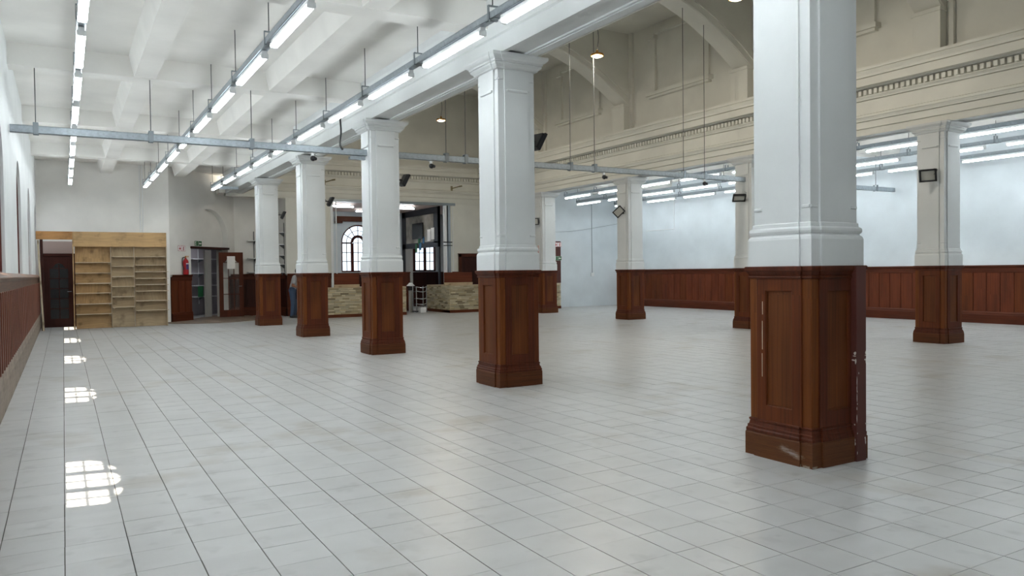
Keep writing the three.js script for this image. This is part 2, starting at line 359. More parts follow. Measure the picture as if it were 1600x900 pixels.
// ---------- windows ----------
const winParts = (() => {
  const F = new THREE.Shape(); archPath(F, 0, 0.74, 0, 1.23); const fh = new THREE.Path(); archPath(fh, 0, 0.685, 0.06, 1.23); F.holes.push(fh);
  const mull = [box(-0.69, -0.25, 1.18, 1.24, -0.012, 0.012), box(0.25, 0.69, 1.18, 1.24, -0.012, 0.012), box(-0.22, 0.22, 1.2, 1.222, -0.008, 0.008), ...[-1, 1].map((s) => box(Math.min(s * 0.2, s * 0.312), Math.max(s * 0.2, s * 0.312), 0.05, 1.2, -0.035, 0.035))];
  const A = new THREE.Shape(); A.absarc(0, 1.23, 0.312, 0, Math.PI, false); A.absarc(0, 1.23, 0.2, Math.PI, 0, true); A.closePath();
  mull.push(boxUV(extrude(A, 0.024).translate(0, 0, -0.012)));
  const bars = [], t = 0.014;
  for (const s of [-1, 1]) { bars.push(box(s * 0.4925 - t, s * 0.4925 + t, 0.06, 1.2, -0.006, 0.006)); for (const y of [0.44, 0.81]) bars.push(box(Math.min(s * 0.3, s * 0.69), Math.max(s * 0.3, s * 0.69), y - t, y + t, -0.006, 0.006)); }
  bars.push(box(-t, t, 0.06, 1.46, -0.006, 0.006));
  for (const y of [0.44, 0.81]) bars.push(box(-0.215, 0.215, y - t, y + t, -0.006, 0.006));
  const R = new THREE.Shape(); R.absarc(0, 1.23, 0.505, 0, Math.PI, false); R.absarc(0, 1.23, 0.485, Math.PI, 0, true); R.closePath();
  bars.push(boxUV(extrude(R, 0.012).translate(0, 0, -0.006)));
  for (let k = 1; k < 6; k++) { const a = k * Math.PI / 6; bars.push(boxUV(new THREE.BoxGeometry(0.39, 2 * t, 0.012).translate(0.49, 0, 0).rotateZ(a).translate(0, 1.23, 0))); }
  const panes = [], pane = (x0, x1, y0, y1) => panes.push(boxUV(new THREE.PlaneGeometry(x1 - x0, y1 - y0).translate((x0 + x1) / 2, (y0 + y1) / 2, 0)));
  for (const [y0, y1] of [[0.05, 0.44], [0.44, 0.81], [0.81, 1.19]]) { for (const [a, b] of [[-0.69, -0.4925], [-0.4925, -0.3], [-0.215, 0], [0, 0.215], [0.3, 0.4925], [0.4925, 0.69]]) pane(a, b, y0, y1); }
  for (let k = 0; k < 6; k++) for (const [r0, r1] of [[0.295, 0.495], [0.495, 0.69]]) panes.push(boxUV(new THREE.RingGeometry(r0, r1, 6, 1, k * Math.PI / 6, Math.PI / 6).translate(0, 1.23, 0)));
  for (const k of [0, 1]) panes.push(boxUV(new THREE.CircleGeometry(0.22, 8, k * Math.PI / 2, Math.PI / 2).translate(0, 1.23, 0)));
  return { frame: join([boxUV(extrude(F, 0.1).translate(0, 0, -0.05))]), mull: join(mull), bars: join(bars), panes };
})();
let nWin = 0;
function windowAt(pos, turn) {
  const g = new THREE.Group(); g.name = 'window_' + (++nWin); g.userData.kind = 'structure'; g.position.set(...pos); g.rotation.y = turn; scene.add(g);
  struct('window_frame', [winParts.frame.clone()], M.windowWood, g);
  struct('mullions', [winParts.mull.clone()], M.windowWood, g);
  struct('glazing_bars', [winParts.bars.clone()], M.woodDark, g);
  for (const p of winParts.panes) { const m = struct('pane', [p], M.glass, g); m.castShadow = false; }
  return g;
}
for (const z of WINZ) windowAt([-0.72, DADO, z], Math.PI / 2);

// ---------- wainscots ----------
function wainscot(name, at, turn, len, o = {}) {             // local: x along, z out of the wall
  const g = new THREE.Group(); g.name = numbered(name); g.userData.kind = 'structure'; g.position.set(...at); g.rotation.y = turn; scene.add(g);
  const base = o.base ?? 0.3, P = len / Math.max(1, Math.round(len / 0.33)), m = o.mat || M.board, t = o.t || 0;
  struct('backing', [box(0, len, 0, 1.4, 0.0, 0.012)], M.woodDark, g);
  for (let x = 0; x < len - 0.01; x += P) {
    struct('panel_board', [rbox(x + 0.007, x + P - 0.007, base - 0.02, 1.30, 0.012, 0.034, 0.006, false, between(0, 3))], rnd() < 0.3 && !o.mat ? M.wood : m, g);
    if (o.batten) struct('batten', [rbox(x - 0.03, x + 0.03, base, 1.29, 0.026, 0.060, 0.01, false, between(0, 3))], M.batten, g);
  }
  struct('top_rail', [boxUV(sweep([[0, 0], [len, 0]], [[0, 1.28], [0.042, 1.28], [0.046, 1.30], [0.046, 1.40], [0.06, 1.415], [0.07, 1.43], [o.ledge || 0.075, 1.435], [o.ledge || 0.075, o.slope ? 1.452 : 1.468], [0, o.slope ? 1.51 : DADO]], false, -1), true)], o.rail || M.woodDeep, g);
  struct('skirting', [boxUV(sweep([[0, 0], [len, 0]], [[0.065, 0], [0.065, base * 0.72], [0.058, base * 0.78], [0.055, base * 0.9], [0.036, base], [0, base + 0.002]], false, -1), true)], o.baseMat || M.woodDeep, g);
  return g;
}
wainscot('trim', [WL, 0, ZB], Math.PI / 2, ZB - ZL, { batten: true, mat: M.woodDark, base: 0.42, baseMat: M.worn, rail: M.ledge, ledge: 0.095, slope: true });
wainscot('trim', [WR, 0, ZR], -Math.PI / 2, ZB - ZR);
wainscot('trim', [2.85, 0, ZL], Math.PI / 4, 0.97);
wainscot('trim', [2.85 + 2.97 * Math.SQRT1_2, 0, ZL - 2.97 * Math.SQRT1_2], Math.PI / 4, 0.35, { mat: M.woodDark });
wainscot('trim', [5.2, 0, -28.15], 0, 1.45, { mat: M.woodDark });
wainscot('trim', [6.65, 0, -28.1], -Math.PI / 2, 1.35, { mat: M.woodDark });
wainscot('trim', [6.65, 0, ZE], 0, 1.55, { mat: M.woodDeep });
wainscot('trim', [12.92, 0, ZE], 0, 0.3, { mat: M.woodDeep });
{ // worn brown floor at the doorway
  const S = new THREE.Shape(); S.moveTo(2.5, 25.75); S.quadraticCurveTo(3.0, 24.55, 4.0, 24.5); S.quadraticCurveTo(5.3, 24.5, 5.9, 26.6); S.lineTo(5.6, 28.1); S.lineTo(4.6, 28.9); S.lineTo(2.9, 25.75); S.closePath();
  struct('doorway_floor', [boxUV(extrude(S, 0.012, 0.004).rotateX(-Math.PI / 2).translate(0, 0.002, 0))], M.patch);
}

// ---------- columns ----------
const colGeo = (() => {
  const at = (s, p) => sweep(s, p, true, 1);
  const pl = section(0.315, 0.215, 0.015), bd = section(0.288, 0.205, 0.014), sb = section(0.285, 0.19, 0.015), sh = section(0.262, 0.172, 0.016), cp = section(0.285, 0.18, 0.01);
  const F = rectPath(new THREE.Shape(), -0.205, 0.205, 0.285, 1.378); F.holes.push(rectPath(new THREE.Path(), -0.125, 0.125, 0.40, 1.285));
  const face = () => extrude(F, 0.03, 0.004).translate(0, 0, 0.266);
  const pan = () => rbox(-0.135, 0.135, 0.39, 1.295, 0.262, 0.282, 0.004);
  const bead = () => [[-0.125, -0.115, 0.40, 1.285], [0.115, 0.125, 0.40, 1.285], [-0.125, 0.125, 0.40, 0.41], [-0.125, 0.125, 1.275, 1.285]].map(([a, b, c, d]) => box(a, b, c, d, 0.276, 0.290));
  const roll = (y, w, r) => { const out = []; for (let q = 0; q < 4; q++) out.push(boxUV(new RoundedBoxGeometry(2 * w, 0.034, 0.05, 2, 0.012).translate(0, y, r).rotateY(q * Math.PI / 2))); return out; };
  const band = (y, h) => { const out = []; for (let q = 0; q < 4; q++) for (const [a, b] of [[-1, 0], [1, 0]]) out.push(boxUV(new RoundedBoxGeometry(0.075, 0.026, 0.02, 1, 0.008).translate(a * 0.222, y, h).rotateY(q * Math.PI / 2))); return out; };
  const turnQ = (make) => [0, 1, 2, 3].map((q) => join([].concat(make(q)).map((g) => boxUV(g.rotateY(q * Math.PI / 2), false, q * 0.31))));
  return {
    plinth: (() => { const g = boxUV(join([at(pl, [[0, 0], [0, 0.172], [-0.006, 0.184], [-0.02, 0.19]]), lid(pl, 0.186)]), true), n = g.attributes.normal, u = g.attributes.uv; for (let i = 0; i < u.count; i++) if (n.getX(i) < -0.6) u.setY(i, u.getY(i) + 1); return g; })(),
    mould: join([at(pl, [[-0.004, 0.186], [-0.004, 0.205], [-0.012, 0.215], [-0.012, 0.232], [-0.02, 0.238], [-0.026, 0.265], [-0.02, 0.272], [-0.02, 0.283], [-0.03, 0.289], [-0.06, 0.289]])]),
    posts: [[1, 1], [1, -1], [-1, -1], [-1, 1]].map(([a, b]) => join([rbox(Math.min(a * 0.2, a * 0.288), Math.max(a * 0.2, a * 0.288), 0.28, 1.38, Math.min(b * 0.2, b * 0.288), Math.max(b * 0.2, b * 0.288), 0.012, false, a + 2 * b)])),
    faces: turnQ((q) => face()), panels: turnQ((q) => [pan(), ...bead()]),
    cap: join([at(bd, [[-0.03, 1.374], [0.006, 1.376], [0.01, 1.386], [0.006, 1.394], [0.0, 1.398], [0.006, 1.406], [0.02, 1.43], [0.028, 1.436], [0.028, 1.462], [0.022, 1.468], [-0.05, 1.47]]), lid(section(0.28, 0.19, 0.014), 1.469)]),
    shaftBase: join([at(sb, [[0.012, 1.468], [0.012, 1.665], [0.006, 1.685], [-0.006, 1.697], [-0.008, 1.705], [0.0, 1.712], [0.006, 1.728], [0.004, 1.745], [-0.004, 1.755], [-0.012, 1.758], [-0.014, 1.785], [-0.024, 1.792], [-0.03, 1.80]])]),
    shaft: join([at(sh, [[0, 1.79], [0, 4.0]])]),
    neck: join([...roll(3.715, 0.15, 0.275), ...band(1.905, 0.262), ...band(3.86, 0.262)]),
    neckPlates: [0, 1, 2, 3].map((q) => boxUV(new THREE.BoxGeometry(0.36, 0.28, 0.02).translate(0, 3.865, 0.276).rotateY(q * Math.PI / 2))),
    capital: join([at(cp, [[-0.01, 3.975], [0.015, 3.985], [0.02, 4.0], [0.026, 4.005], [0.04, 4.016], [0.052, 4.03], [0.054, 4.045], [0.048, 4.052], [0.062, 4.056], [0.066, 4.075], [0.09, 4.092], [0.112, 4.115], [0.116, 4.125], [0.116, 4.155]]), lid(cp.map(([x, z]) => [x * 1.36, z * 1.36]), 4.155)]),
  };
})();
function makeColumn(label, x, z, group, plinthMat = M.plinthWood) {
  const c = thing('column', label, 'column', [x, 0, z], 0, group);
  obj('plinth', [colGeo.plinth], plinthMat, c);
  obj('base_moulding', [colGeo.mould], M.woodDeep, c);
  colGeo.posts.forEach((g, i) => obj('corner_post', [g], i === 3 || i === 2 ? M.woodGold : M.wood, c));
  colGeo.faces.forEach((g, i) => obj('panel', [colGeo.panels[i]], M.panelWood, obj('face_frame', [g], i % 2 ? M.wood : M.woodDeep, c)));
  obj('top_moulding', [colGeo.cap], M.woodDeep, c);
  obj('shaft_base', [colGeo.shaftBase], M.white, c);
  const s = obj('shaft', [colGeo.shaft, ...colGeo.neckPlates.map((g) => g.clone())], M.white, c);
  obj('neck_moulding', [colGeo.neck], M.white, s);
  obj('capital', [colGeo.capital], M.white, c);
  return c;
}
const LA = ['white column with wooden pedestal nearest the camera, brown boxing on its right side', 'second column from the camera in the near row, white above a wooden pedestal', 'third column from the camera in the near row, ceiling trunking meeting its shaft', 'fourth column from the camera in the near row, person standing behind its pedestal', 'farthest column of the near row, beside the open glazed door and wall shelves'];
const LB = ['far-row column at the right, framed floodlight on its left edge', 'column of the far row half hidden by the nearest big column, tilted floodlight on it', 'free-standing column of the far row in front of the white aisle wall, diamond-turned floodlight', 'farthest column of the far row, next to the stone-clad counter and fire signs'];
// the nearest plinth is scuffed pale on its left side and worn at the corner: laid out as v = metres along (left side from 1), u = metres up
const scuffMap = canvasTex(128, 1024, (g, w, h) => {
  seed = 5; g.fillStyle = '#5e3820'; g.fillRect(0, 0, w, h);
  for (let i = 0; i < 900; i++) { g.fillStyle = `rgba(${rnd() < 0.5 ? '30,14,6' : '150,96,52'},${0.13 * rnd()})`; g.fillRect(rnd() * w, rnd() * h, 1 + rnd() * 2, 20 + rnd() * 120); }
  const y = (v) => h * (1 - (v + 0.5) / 2), x = (u) => w * u / 0.2;
  for (let i = 0; i < 260; i++) { const t = rnd(), c = 0.10 + 0.10 * (rnd() + rnd() - 1) ; g.fillStyle = `rgba(176,172,176,${0.05 + 0.09 * rnd()})`; g.fillRect(x(0.115 - 0.05 * t + 0.028 * (rnd() + rnd() - 1)), y(1 + 0.02 + 0.17 * t + c * 0.4), 1.5 + 4 * rnd(), 8 + 26 * rnd()); }
  for (let i = 0; i < 90; i++) { g.fillStyle = `rgba(170,164,154,${0.15 + 0.25 * rnd()})`; const q = 0.018 * rnd() * rnd(); g.fillRect(x(q), y(rnd() < 0.5 ? 1.295 - 0.05 * rnd() : -0.315 + 0.06 * rnd()), 2 + 4 * rnd(), 3 + 9 * rnd()); }
});
scuffMap.wrapS = scuffMap.wrapT = THREE.RepeatWrapping; scuffMap.repeat.set(1 / 0.2, 0.5); scuffMap.offset.set(0, 0.25);
const colsA = COLZ.map((z, k) => makeColumn(LA[k], colAX(k), z, 'columns of the near row', k ? M.plinthWood : phys('#ffffff', 0.5, 0.4, { map: scuffMap })));
const colsB = COLZ.slice(1).map((z, k) => makeColumn(LB[k], BX, z, 'columns of the far row'));
{ // boxing board on the nearest column, its paint chipped along the edge, and a long scratch
  const chipMap = canvasTex(128, 1024, (g, w, h) => {
    seed = 77; g.fillStyle = '#53271f'; g.fillRect(0, 0, w, h);
    for (let i = 0; i < 500; i++) { g.fillStyle = `rgba(${rnd() < 0.5 ? '20,8,6' : '130,70,52'},${0.1 * rnd()})`; g.fillRect(rnd() * w, rnd() * h, 1 + rnd() * 2, 10 + rnd() * 90); }
    g.fillStyle = '#d9d4cb';
    const chip = (x, y, a, b) => { g.beginPath(); for (let k = 0; k < 9; k++) { const t = k / 9 * Math.PI * 2, r = 0.6 + 0.5 * rnd(); g.lineTo(x + a * r * Math.cos(t), y + b * r * Math.sin(t)); } g.fill(); };
    for (const [y, x, a, b] of [[455, 120, 8, 10], [470, 118, 12, 4], [492, 112, 14, 6], [497, 124, 6, 16], [560, 30, 5, 8], [600, 6, 4, 30], [640, 5, 4, 22], [655, 8, 5, 8], [690, 6, 4, 26], [720, 10, 5, 6], [745, 5, 4, 10], [800, 4, 4, 24], [830, 118, 5, 5], [875, 10, 4, 5], [905, 112, 9, 7], [915, 115, 7, 14], [930, 118, 6, 10], [978, 8, 4, 9]]) chip(x, y, a, b);
  });
  const b = obj('boxing_board', [new RoundedBoxGeometry(0.115, 1.462, 0.2, 1, 0.004).translate(0.2, 0.731, 0.245)], std('#ffffff', 0.55, { map: chipMap }), colsA[0]);
  b.userData.label = 'dark brown boxing board with chipped white edge';
  const sc = obj('scratch', [[0.62, 0.80], [0.83, 1.05], [1.1, 1.2]].map(([a, c], i) => box(-0.3035, -0.3025, a + 0, c, -0.155 + i * 0.002, -0.151 + i * 0.003)), M.plyEdge, colsA[0]);
}

// ---------- floodlights on the columns ----------
function floodlight(label, pos, turn, yaw, tilt, roll, group) {
  const t = thing('floodlight', label, 'floodlight', pos, turn, group);
  const q = new THREE.Matrix4().makeRotationFromEuler(new THREE.Euler(tilt, yaw, roll, 'YXZ')).setPosition(0, 0.02, 0.17), put = (g) => { const u = g.applyMatrix4(q); return u; };
  const S = rectPath(new THREE.Shape(), -0.15, 0.15, -0.115, 0.115); S.holes.push(rectPath(new THREE.Path(), -0.125, 0.125, -0.092, 0.092));
  obj('housing', [put(boxUV(extrude(S, 0.035, 0.004))), put(rbox(-0.14, 0.14, -0.105, 0.105, -0.03, 0.005))], M.black, t);
  obj('lens', [put(box(-0.126, 0.126, -0.093, 0.093, 0.012, 0.018))], M.lens, t);
  obj('bracket', [rod([0, 0.02, 0], [0, 0.02, 0.15], 0.012), rod([0, 0.02, 0.01], [0, 0.12, 0.02], 0.008), box(-0.03, 0.03, -0.04, 0.08, -0.005, 0.006)], M.black, t);
  obj('cable', [tube([[0.02, 0.0, 0.1], [0.10, 0.06, 0.09], [0.11, 0.13, 0.04], [0.02, 0.16, 0.0]], 0.006, 12, 5)], M.rod, t);
  return t;
}
const FB = ['black floodlight turned almost level on the column at the right', 'black floodlight tipped down flat on the half hidden column', 'black floodlight turned on its corner on the free-standing far column', 'small black floodlight on the far column by the fire signs'];
[[0.05, 0.06], [0.95, 0.0], [0.1, 0.75], [0.05, 0.02]].forEach(([a, b], k) => floodlight(FB[k], [BX - (k === 1 ? 0.30 : 0.285), 3.14, COLZ[k + 1] + 0.06], -Math.PI / 2, 0.9 - (k === 3 ? 0.15 : 0), a, b, 'floodlights on the far row'));
const FA = ['black floodlight edge seen at the right side of the second column', 'black floodlight edge seen at the right side of the third column', 'black floodlight edge seen at the right side of the fourth column', 'black floodlight edge seen at the right side of the farthest near-row column'];
FA.forEach((l, k) => floodlight(l, [colAX(k + 1) + 0.285, 3.14, COLZ[k + 1] + 0.02], Math.PI / 2, -0.1, 0.45, 0.1, 'floodlights on the near row'));

// ---------- cable trays with their hangers, and the lamps under them ----------
const PITCH = 1.97, LAMP_L = 1.54, lampStart = (k) => -7.33 - PITCH * k;
const bents = new Map();
function bentOf(len) {
  if (!bents.has(len)) {
    const h = len / 2;
    bents.set(len, {
      housing: join([rbox(-0.032, 0.032, 0.0, 0.045, -h, h, 0.006)]),
      holders: [-1, 1].map((s) => join([rbox(-0.045, 0.045, -0.048, 0.012, Math.min(s * h, s * (h - 0.035)), Math.max(s * h, s * (h - 0.035)), 0.012)])),
      tubes: [-1, 1].map((s) => clean(new THREE.CylinderGeometry(0.0165, 0.0165, len - 0.06, 10).rotateX(Math.PI / 2).translate(s * 0.027, -0.022, 0))),
    });
  }
  return bents.get(len);
}
function batten(label, x, y, z, group, turn = 0, len = LAMP_L) {
  const t = thing('fluorescent_batten', label, 'light', [x, y, z], turn, group), b = bentOf(len);
  obj('housing', [b.housing], M.plastic, t);
  b.holders.forEach((g) => obj('lamp_holder', [g], M.plastic, t));
  b.tubes.forEach((g) => { const m = obj('fluorescent_tube', [g], M.tube, t); m.castShadow = false; });
  const a = new THREE.RectAreaLight(TUBE, AREA_POWER, 0.09, len - 0.1); a.rotation.x = -Math.PI / 2; a.position.y = -0.052; t.add(a);
  return t;
}
const ORD = ['first', 'second', 'third', 'fourth', 'fifth', 'sixth', 'seventh', 'eighth', 'ninth', 'tenth', 'eleventh', 'twelfth', 'thirteenth', 'fourteenth'];
function trayRow(label, x, k1, where, roofY, short) {
  const zEnd = lampStart(k1) - LAMP_L - 0.05, z0 = lampStart(-4) + 0.1;
  const t = thing('cable_tray', label, 'cable tray', [x, 0, 0], 0, where + ' cable trays');
  obj('channel', [box(-0.045, 0.045, 4.09, 4.095, zEnd, z0), box(-0.045, -0.04, 4.09, 4.165, zEnd, z0), box(0.04, 0.045, 4.09, 4.165, zEnd, z0), box(-0.045, 0.045, 4.16, 4.165, zEnd, z0)], M.zinc, t);
  for (let k = -4; k <= k1; k++) {
    const z = lampStart(k) - LAMP_L - 0.215;
    const zz = Math.max(z, zEnd + 0.06);
    const clamp = obj('hanger_clamp', [box(-0.056, -0.048, 4.083, 4.24, zz - 0.018, zz + 0.018), box(0.048, 0.056, 4.083, 4.24, zz - 0.018, zz + 0.018), box(-0.056, 0.056, 4.232, 4.24, zz - 0.018, zz + 0.018), box(-0.056, 0.056, 4.081, 4.088, zz - 0.018, zz + 0.018)], M.steel, t);
    obj('hanger_rod', [rod([0, 4.235, zz], [0, roofY, zz], 0.006)], M.rod, clamp);
    if (k < k1) obj('joint_box', [box(-0.03, 0.03, 4.081, 4.0895, zz - 0.1, zz + 0.1)], M.steel, t);
  }
  if (x > 3 && x < 5) obj('return_channel', [box(0.05, 0.75, 4.06, 4.14, zEnd - 0.04, zEnd + 0.04)], M.zinc, t);
  for (let k = k1; k >= -4; k--) batten(`lit batten, ${ORD[k1 - k]} from the far end, ${short}`, x, 4.034, lampStart(k) - LAMP_L / 2, where + ' fluorescent battens');
}
trayRow('galvanised cable tray at the left, nearest the window wall', 0.22, 8, 'left aisle', CEIL, 'tray nearest the window wall');
trayRow('galvanised cable tray down the middle of the left aisle', 2.1, 8, 'left aisle', CEIL, 'tray down the middle of the left aisle');
trayRow('galvanised cable tray beside the near row of columns', 3.95, 8, 'left aisle', CEIL, 'tray beside the near columns');
trayRow('galvanised cable tray just behind the far row of columns', 15.45, 7, 'right aisle', CEIL, 'tray behind the far columns');
trayRow('galvanised cable tray down the middle of the right aisle', 17.35, 8, 'right aisle', CEIL, 'tray down the middle of the right aisle');
trayRow('galvanised cable tray nearest the white right wall', 19.2, 8, 'right aisle', CEIL, 'tray nearest the white right wall');
function trunking(label, x0, x1, z, rods) {
  const t = thing('trunking', label, 'trunking', [0, 0, z]);
  const y = 3.6;
  obj('channel', [box(x0, x1, y - 0.055, y + 0.055, -0.045, -0.04), box(x0, x1, y - 0.055, y + 0.055, 0.04, 0.045), box(x0, x1, y - 0.055, y - 0.05, -0.045, 0.045), box(x0, x1, y + 0.05, y + 0.055, -0.045, 0.045)], M.zinc, t);
  for (const [x, top] of rods) {
    const clamp = obj('hanger_clamp', [box(x - 0.035, x + 0.035, y - 0.07, y + 0.10, 0.047, 0.055), box(x - 0.035, x + 0.035, y - 0.07, y + 0.10, -0.055, -0.047), box(x - 0.035, x + 0.035, y + 0.095, y + 0.103, -0.055, 0.055)], M.steel, t);
    obj('hanger_rod', [rod([x, y + 0.1, 0], [x, top, 0], 0.007)], M.rod, clamp);
  }
  return t;
}
const TA = trunking('galvanised trunking crossing the left aisle from window wall to third column', WL + 0.01, colAX(2) - 0.28, -13.25, [[-0.3, 4.5], [1.23, 4.5], [2.75, 4.5]]);
const TB = trunking('galvanised trunking crossing the nave high up between the two column rows', colAX(2) + 0.28, BX - 0.285, -13.25, [[6.31, NCEIL], [6.72, NCEIL], [9.16, NCEIL], [9.78, NCEIL], [12.29, NCEIL], [12.94, NCEIL]]);
trunking('galvanised trunking crossing the right aisle to the white wall below the lamps', BX + 0.285, 20.1, -13.25, [[15.95, 4.5], [17.8, 4.5], [19.3, 4.5]]);
obj('end_bracket', [box(4.42, 4.70, 3.47, 3.475, -0.05, 0.05), box(4.42, 4.70, 3.475, 3.53, -0.05, -0.045), box(4.42, 4.70, 3.475, 3.53, 0.045, 0.05)], M.zinc, TA);
obj('black_cable', [tube([[4.25, 4.3, 0.0], [4.27, 3.95, 0.02], [4.24, 3.7, 0.05], [4.28, 3.62, 0.07]], 0.016, 16, 6)], M.black, TA);
function dome(label, x, z = -13.25, y = 3.546) {
  const t = thing('security_camera', label, 'camera', [x, y, z], 0.5);
  obj('mount', [cyl(0.025, 0.06, 0, -0.073, 0.02), box(-0.05, 0.05, -0.018, -0.012, -0.04, 0.05)], M.plastic, t);
  obj('camera_body', [new THREE.SphereGeometry(0.048, 12, 8).translate(0, -0.105, 0.03), rod([0, -0.10, 0.03], [0, -0.12, 0.10], 0.028, 10)], M.black, t);
  return t;
}
dome('small black camera under the trunking in front of the near beam', 3.75);
dome('small black camera under the trunking left of the second column', 5.98);
dome('small black camera under the nave trunking between two hanger rods', 10.0);
dome('small black camera under the trunking near the half hidden far column', 12.9);
// ---------- pendants in the nave ----------
['nearest nave pendant, its ring just cut by the top of the picture', 'lit round pendant with a brass ring hanging from a wavy cord', null, 'farthest lit round pendant in front of the cream end wall'].forEach((l, k) => {
  if (!l) return;
  const z = -9.2 - 3.84 * k, t = thing('pendant_light', l, 'pendant', [9.72, 5.93, z], 0, 'pendants along the nave');
  obj('ring', [new THREE.LatheGeometry([[0.012, 0.12], [0.025, 0.11], [0.03, 0.055], [0.125, 0.04], [0.14, 0.02], [0.13, -0.01], [0.115, -0.01], [0.11, 0.02]].map((p) => new THREE.Vector2(...p)), 20)], M.brass, t);
  obj('glass', [new THREE.SphereGeometry(0.108, 16, 8, 0, Math.PI * 2, Math.PI / 2, Math.PI / 2).scale(1, 0.42, 1)], M.pendantGlass, t).castShadow = false;
  obj('cord', [tube([[0, 0.13, 0], [0.03, 0.4, 0.01], [-0.03, 0.8, 0], [0.02, 1.2, 0], [0, 1.7, 0], [0, NCEIL - 5.93, 0]], 0.008, 24, 5)], M.rod, t);
  const p = new THREE.SpotLight(PENDANT, PENDANT_POWER * 0.5, 0, 1.38, 1.0, 2); p.position.y = -0.08; p.target.position.set(0, -5, 0); p.castShadow = true; p.shadow.radius = 5; t.add(p, p.target);
  const q = new THREE.PointLight(PENDANT, PENDANT_POWER, 0, 2); q.position.y = -0.02; q.castShadow = true; q.shadow.radius = 1.5; t.add(q);
});

// ---------- plywood shelving wall, header board, plank and the dark glazed door behind ----------
{
  const t = thing('shelving_unit', 'wide plywood shelving wall with three bays of thin empty shelves', 'shelf', [0.26, 0, -24.2]);
  const W = 2.32, H = 2.68, back = -0.22;
  const bays = [[0.03, 0.90, [1.84, 1.55, 1.26, 0.99, 0.69, 0.41]], [0.93, 1.49, [2.0, 1.73, 1.44, 1.16, 0.87, 0.58]], [1.52, W, [2.0, 1.76, 1.57, 1.38, 1.2, 1.02, 0.74, 0.47]]];
  obj('side_panel', [box(-0.025, 0, 0, H, back - 0.02, 0.0)], M.ply, t);
  obj('side_panel', [box(W, W + 0.018, 0, H, back - 0.02, -0.06)], M.plyGrey, t);
  obj('fascia_board', [rbox(0, W + 0.01, 2.27, H, -0.03, 0.0, 0.003, true)], M.ply, t);
  obj('top_board', [box(0, W, H - 0.02, H, back, -0.03, true)], M.ply, t);
  bays.forEach(([a, b, ys], i) => {
    const cuts = [0, ...[...ys].reverse().filter((_, k) => k % 2), 2.3];
    for (let k = 0; k < cuts.length - 1; k++) obj('back_board', [box(a, b, cuts[k] + 0.004, cuts[k + 1], back - 0.018, back + (k % 2) * 0.004, k % 2 === 0, between(0, 5))], i === 0 ? M.ply : M.plyGrey, t);
    for (const y of ys) {
      const over = i === 2 && y < 1.6 ? 0.05 : 0;
      obj('shelf', [rbox(a - 0.005, b + over, y - 0.016, y, back, -0.01 + (i === 2 ? 0.03 : 0), 0.003, true, between(0, 5))], M.plyEdge, t);
      obj('shelf_cleat', [box(a + 0.03, a + 0.055, y - 0.06, y - 0.017, back, back + 0.16), box(b - 0.055, b - 0.03, y - 0.06, y - 0.017, back, back + 0.16)], M.plyGrey, t);
    }
  });
  for (const x of [0.905, 1.495]) obj('divider', [box(x, x + 0.02, 0, 2.28, back, -0.12)], M.plyGrey, t);
  tag(obj('header_board', [rbox(WL + 0.02, 0.25, 2.46, 2.68, -24.23, -24.2, 0.004, true)], std('#c8935a', 0.65, { map: plankMap })), 'orange-brown plywood board bridging from shelving to window wall', 'board');
  tag(obj('upright_post', [rbox(WL + 0.105, WL + 0.175, 0, 2.46, -24.32, -24.24, 0.006)], M.woodDark), 'dark brown post standing at the window wall under the header board', 'post');
  const lean = obj('leaning_plank', [rbox(-0.022, 0.022, 0, 2.44, -0.012, 0.012, 0.003)], M.plyEdge);
  lean.position.set(-0.48, 0, -24.22); lean.rotation.z = 0.035; tag(lean, 'thin pale plank leaning upright in front of dark glazed door', 'plank');
}
function glazedLeaf(t, w, h, m, cols, rows, pane = M.glass) {      // x along, origin at the hinge foot
  const S = rectPath(new THREE.Shape(), 0, w, 0, h), hole = new THREE.Path(), a = 0.13, b = w - 0.13, y1 = h - 0.34, mid = w / 2;
  hole.moveTo(a, 0.24); hole.lineTo(b, 0.24); hole.lineTo(b, y1); hole.quadraticCurveTo(b - 0.10, y1 + 0.02, b - 0.12, y1 + 0.10); hole.quadraticCurveTo(mid, y1 + 0.20, a + 0.12, y1 + 0.10); hole.quadraticCurveTo(a + 0.10, y1 + 0.02, a, y1); hole.closePath();
  S.holes.push(hole);
  const leaf = obj('stiles_and_rails', [boxUV(extrude(S, 0.042, 0.003).translate(0, 0, -0.021))], m, t);
  const bars = [];
  for (let k = 1; k < cols; k++) { const x = a + (b - a) * k / cols; bars.push(box(x - 0.012, x + 0.012, 0.24, y1 + 0.12, -0.014, 0.014)); }
  for (let k = 1; k <= rows; k++) { const y = 0.24 + (y1 - 0.24) * k / rows; bars.push(box(a, b, y - 0.012, y + 0.012, -0.014, 0.014)); }
  bars.forEach((g) => obj('glazing_bar', [g], m, leaf));
  for (let i = 0; i < cols; i++) for (let j = 0; j < rows; j++) obj('glass_pane', [box(a + (b - a) * i / cols, a + (b - a) * (i + 1) / cols, 0.24 + (y1 - 0.24) * j / rows, 0.24 + (y1 - 0.24) * (j + 1) / rows, -0.002, 0.002)], pane, t).castShadow = false;
  obj('glass_pane', [box(a, b, y1, y1 + 0.14, -0.002, 0.002)], pane, t).castShadow = false;
}
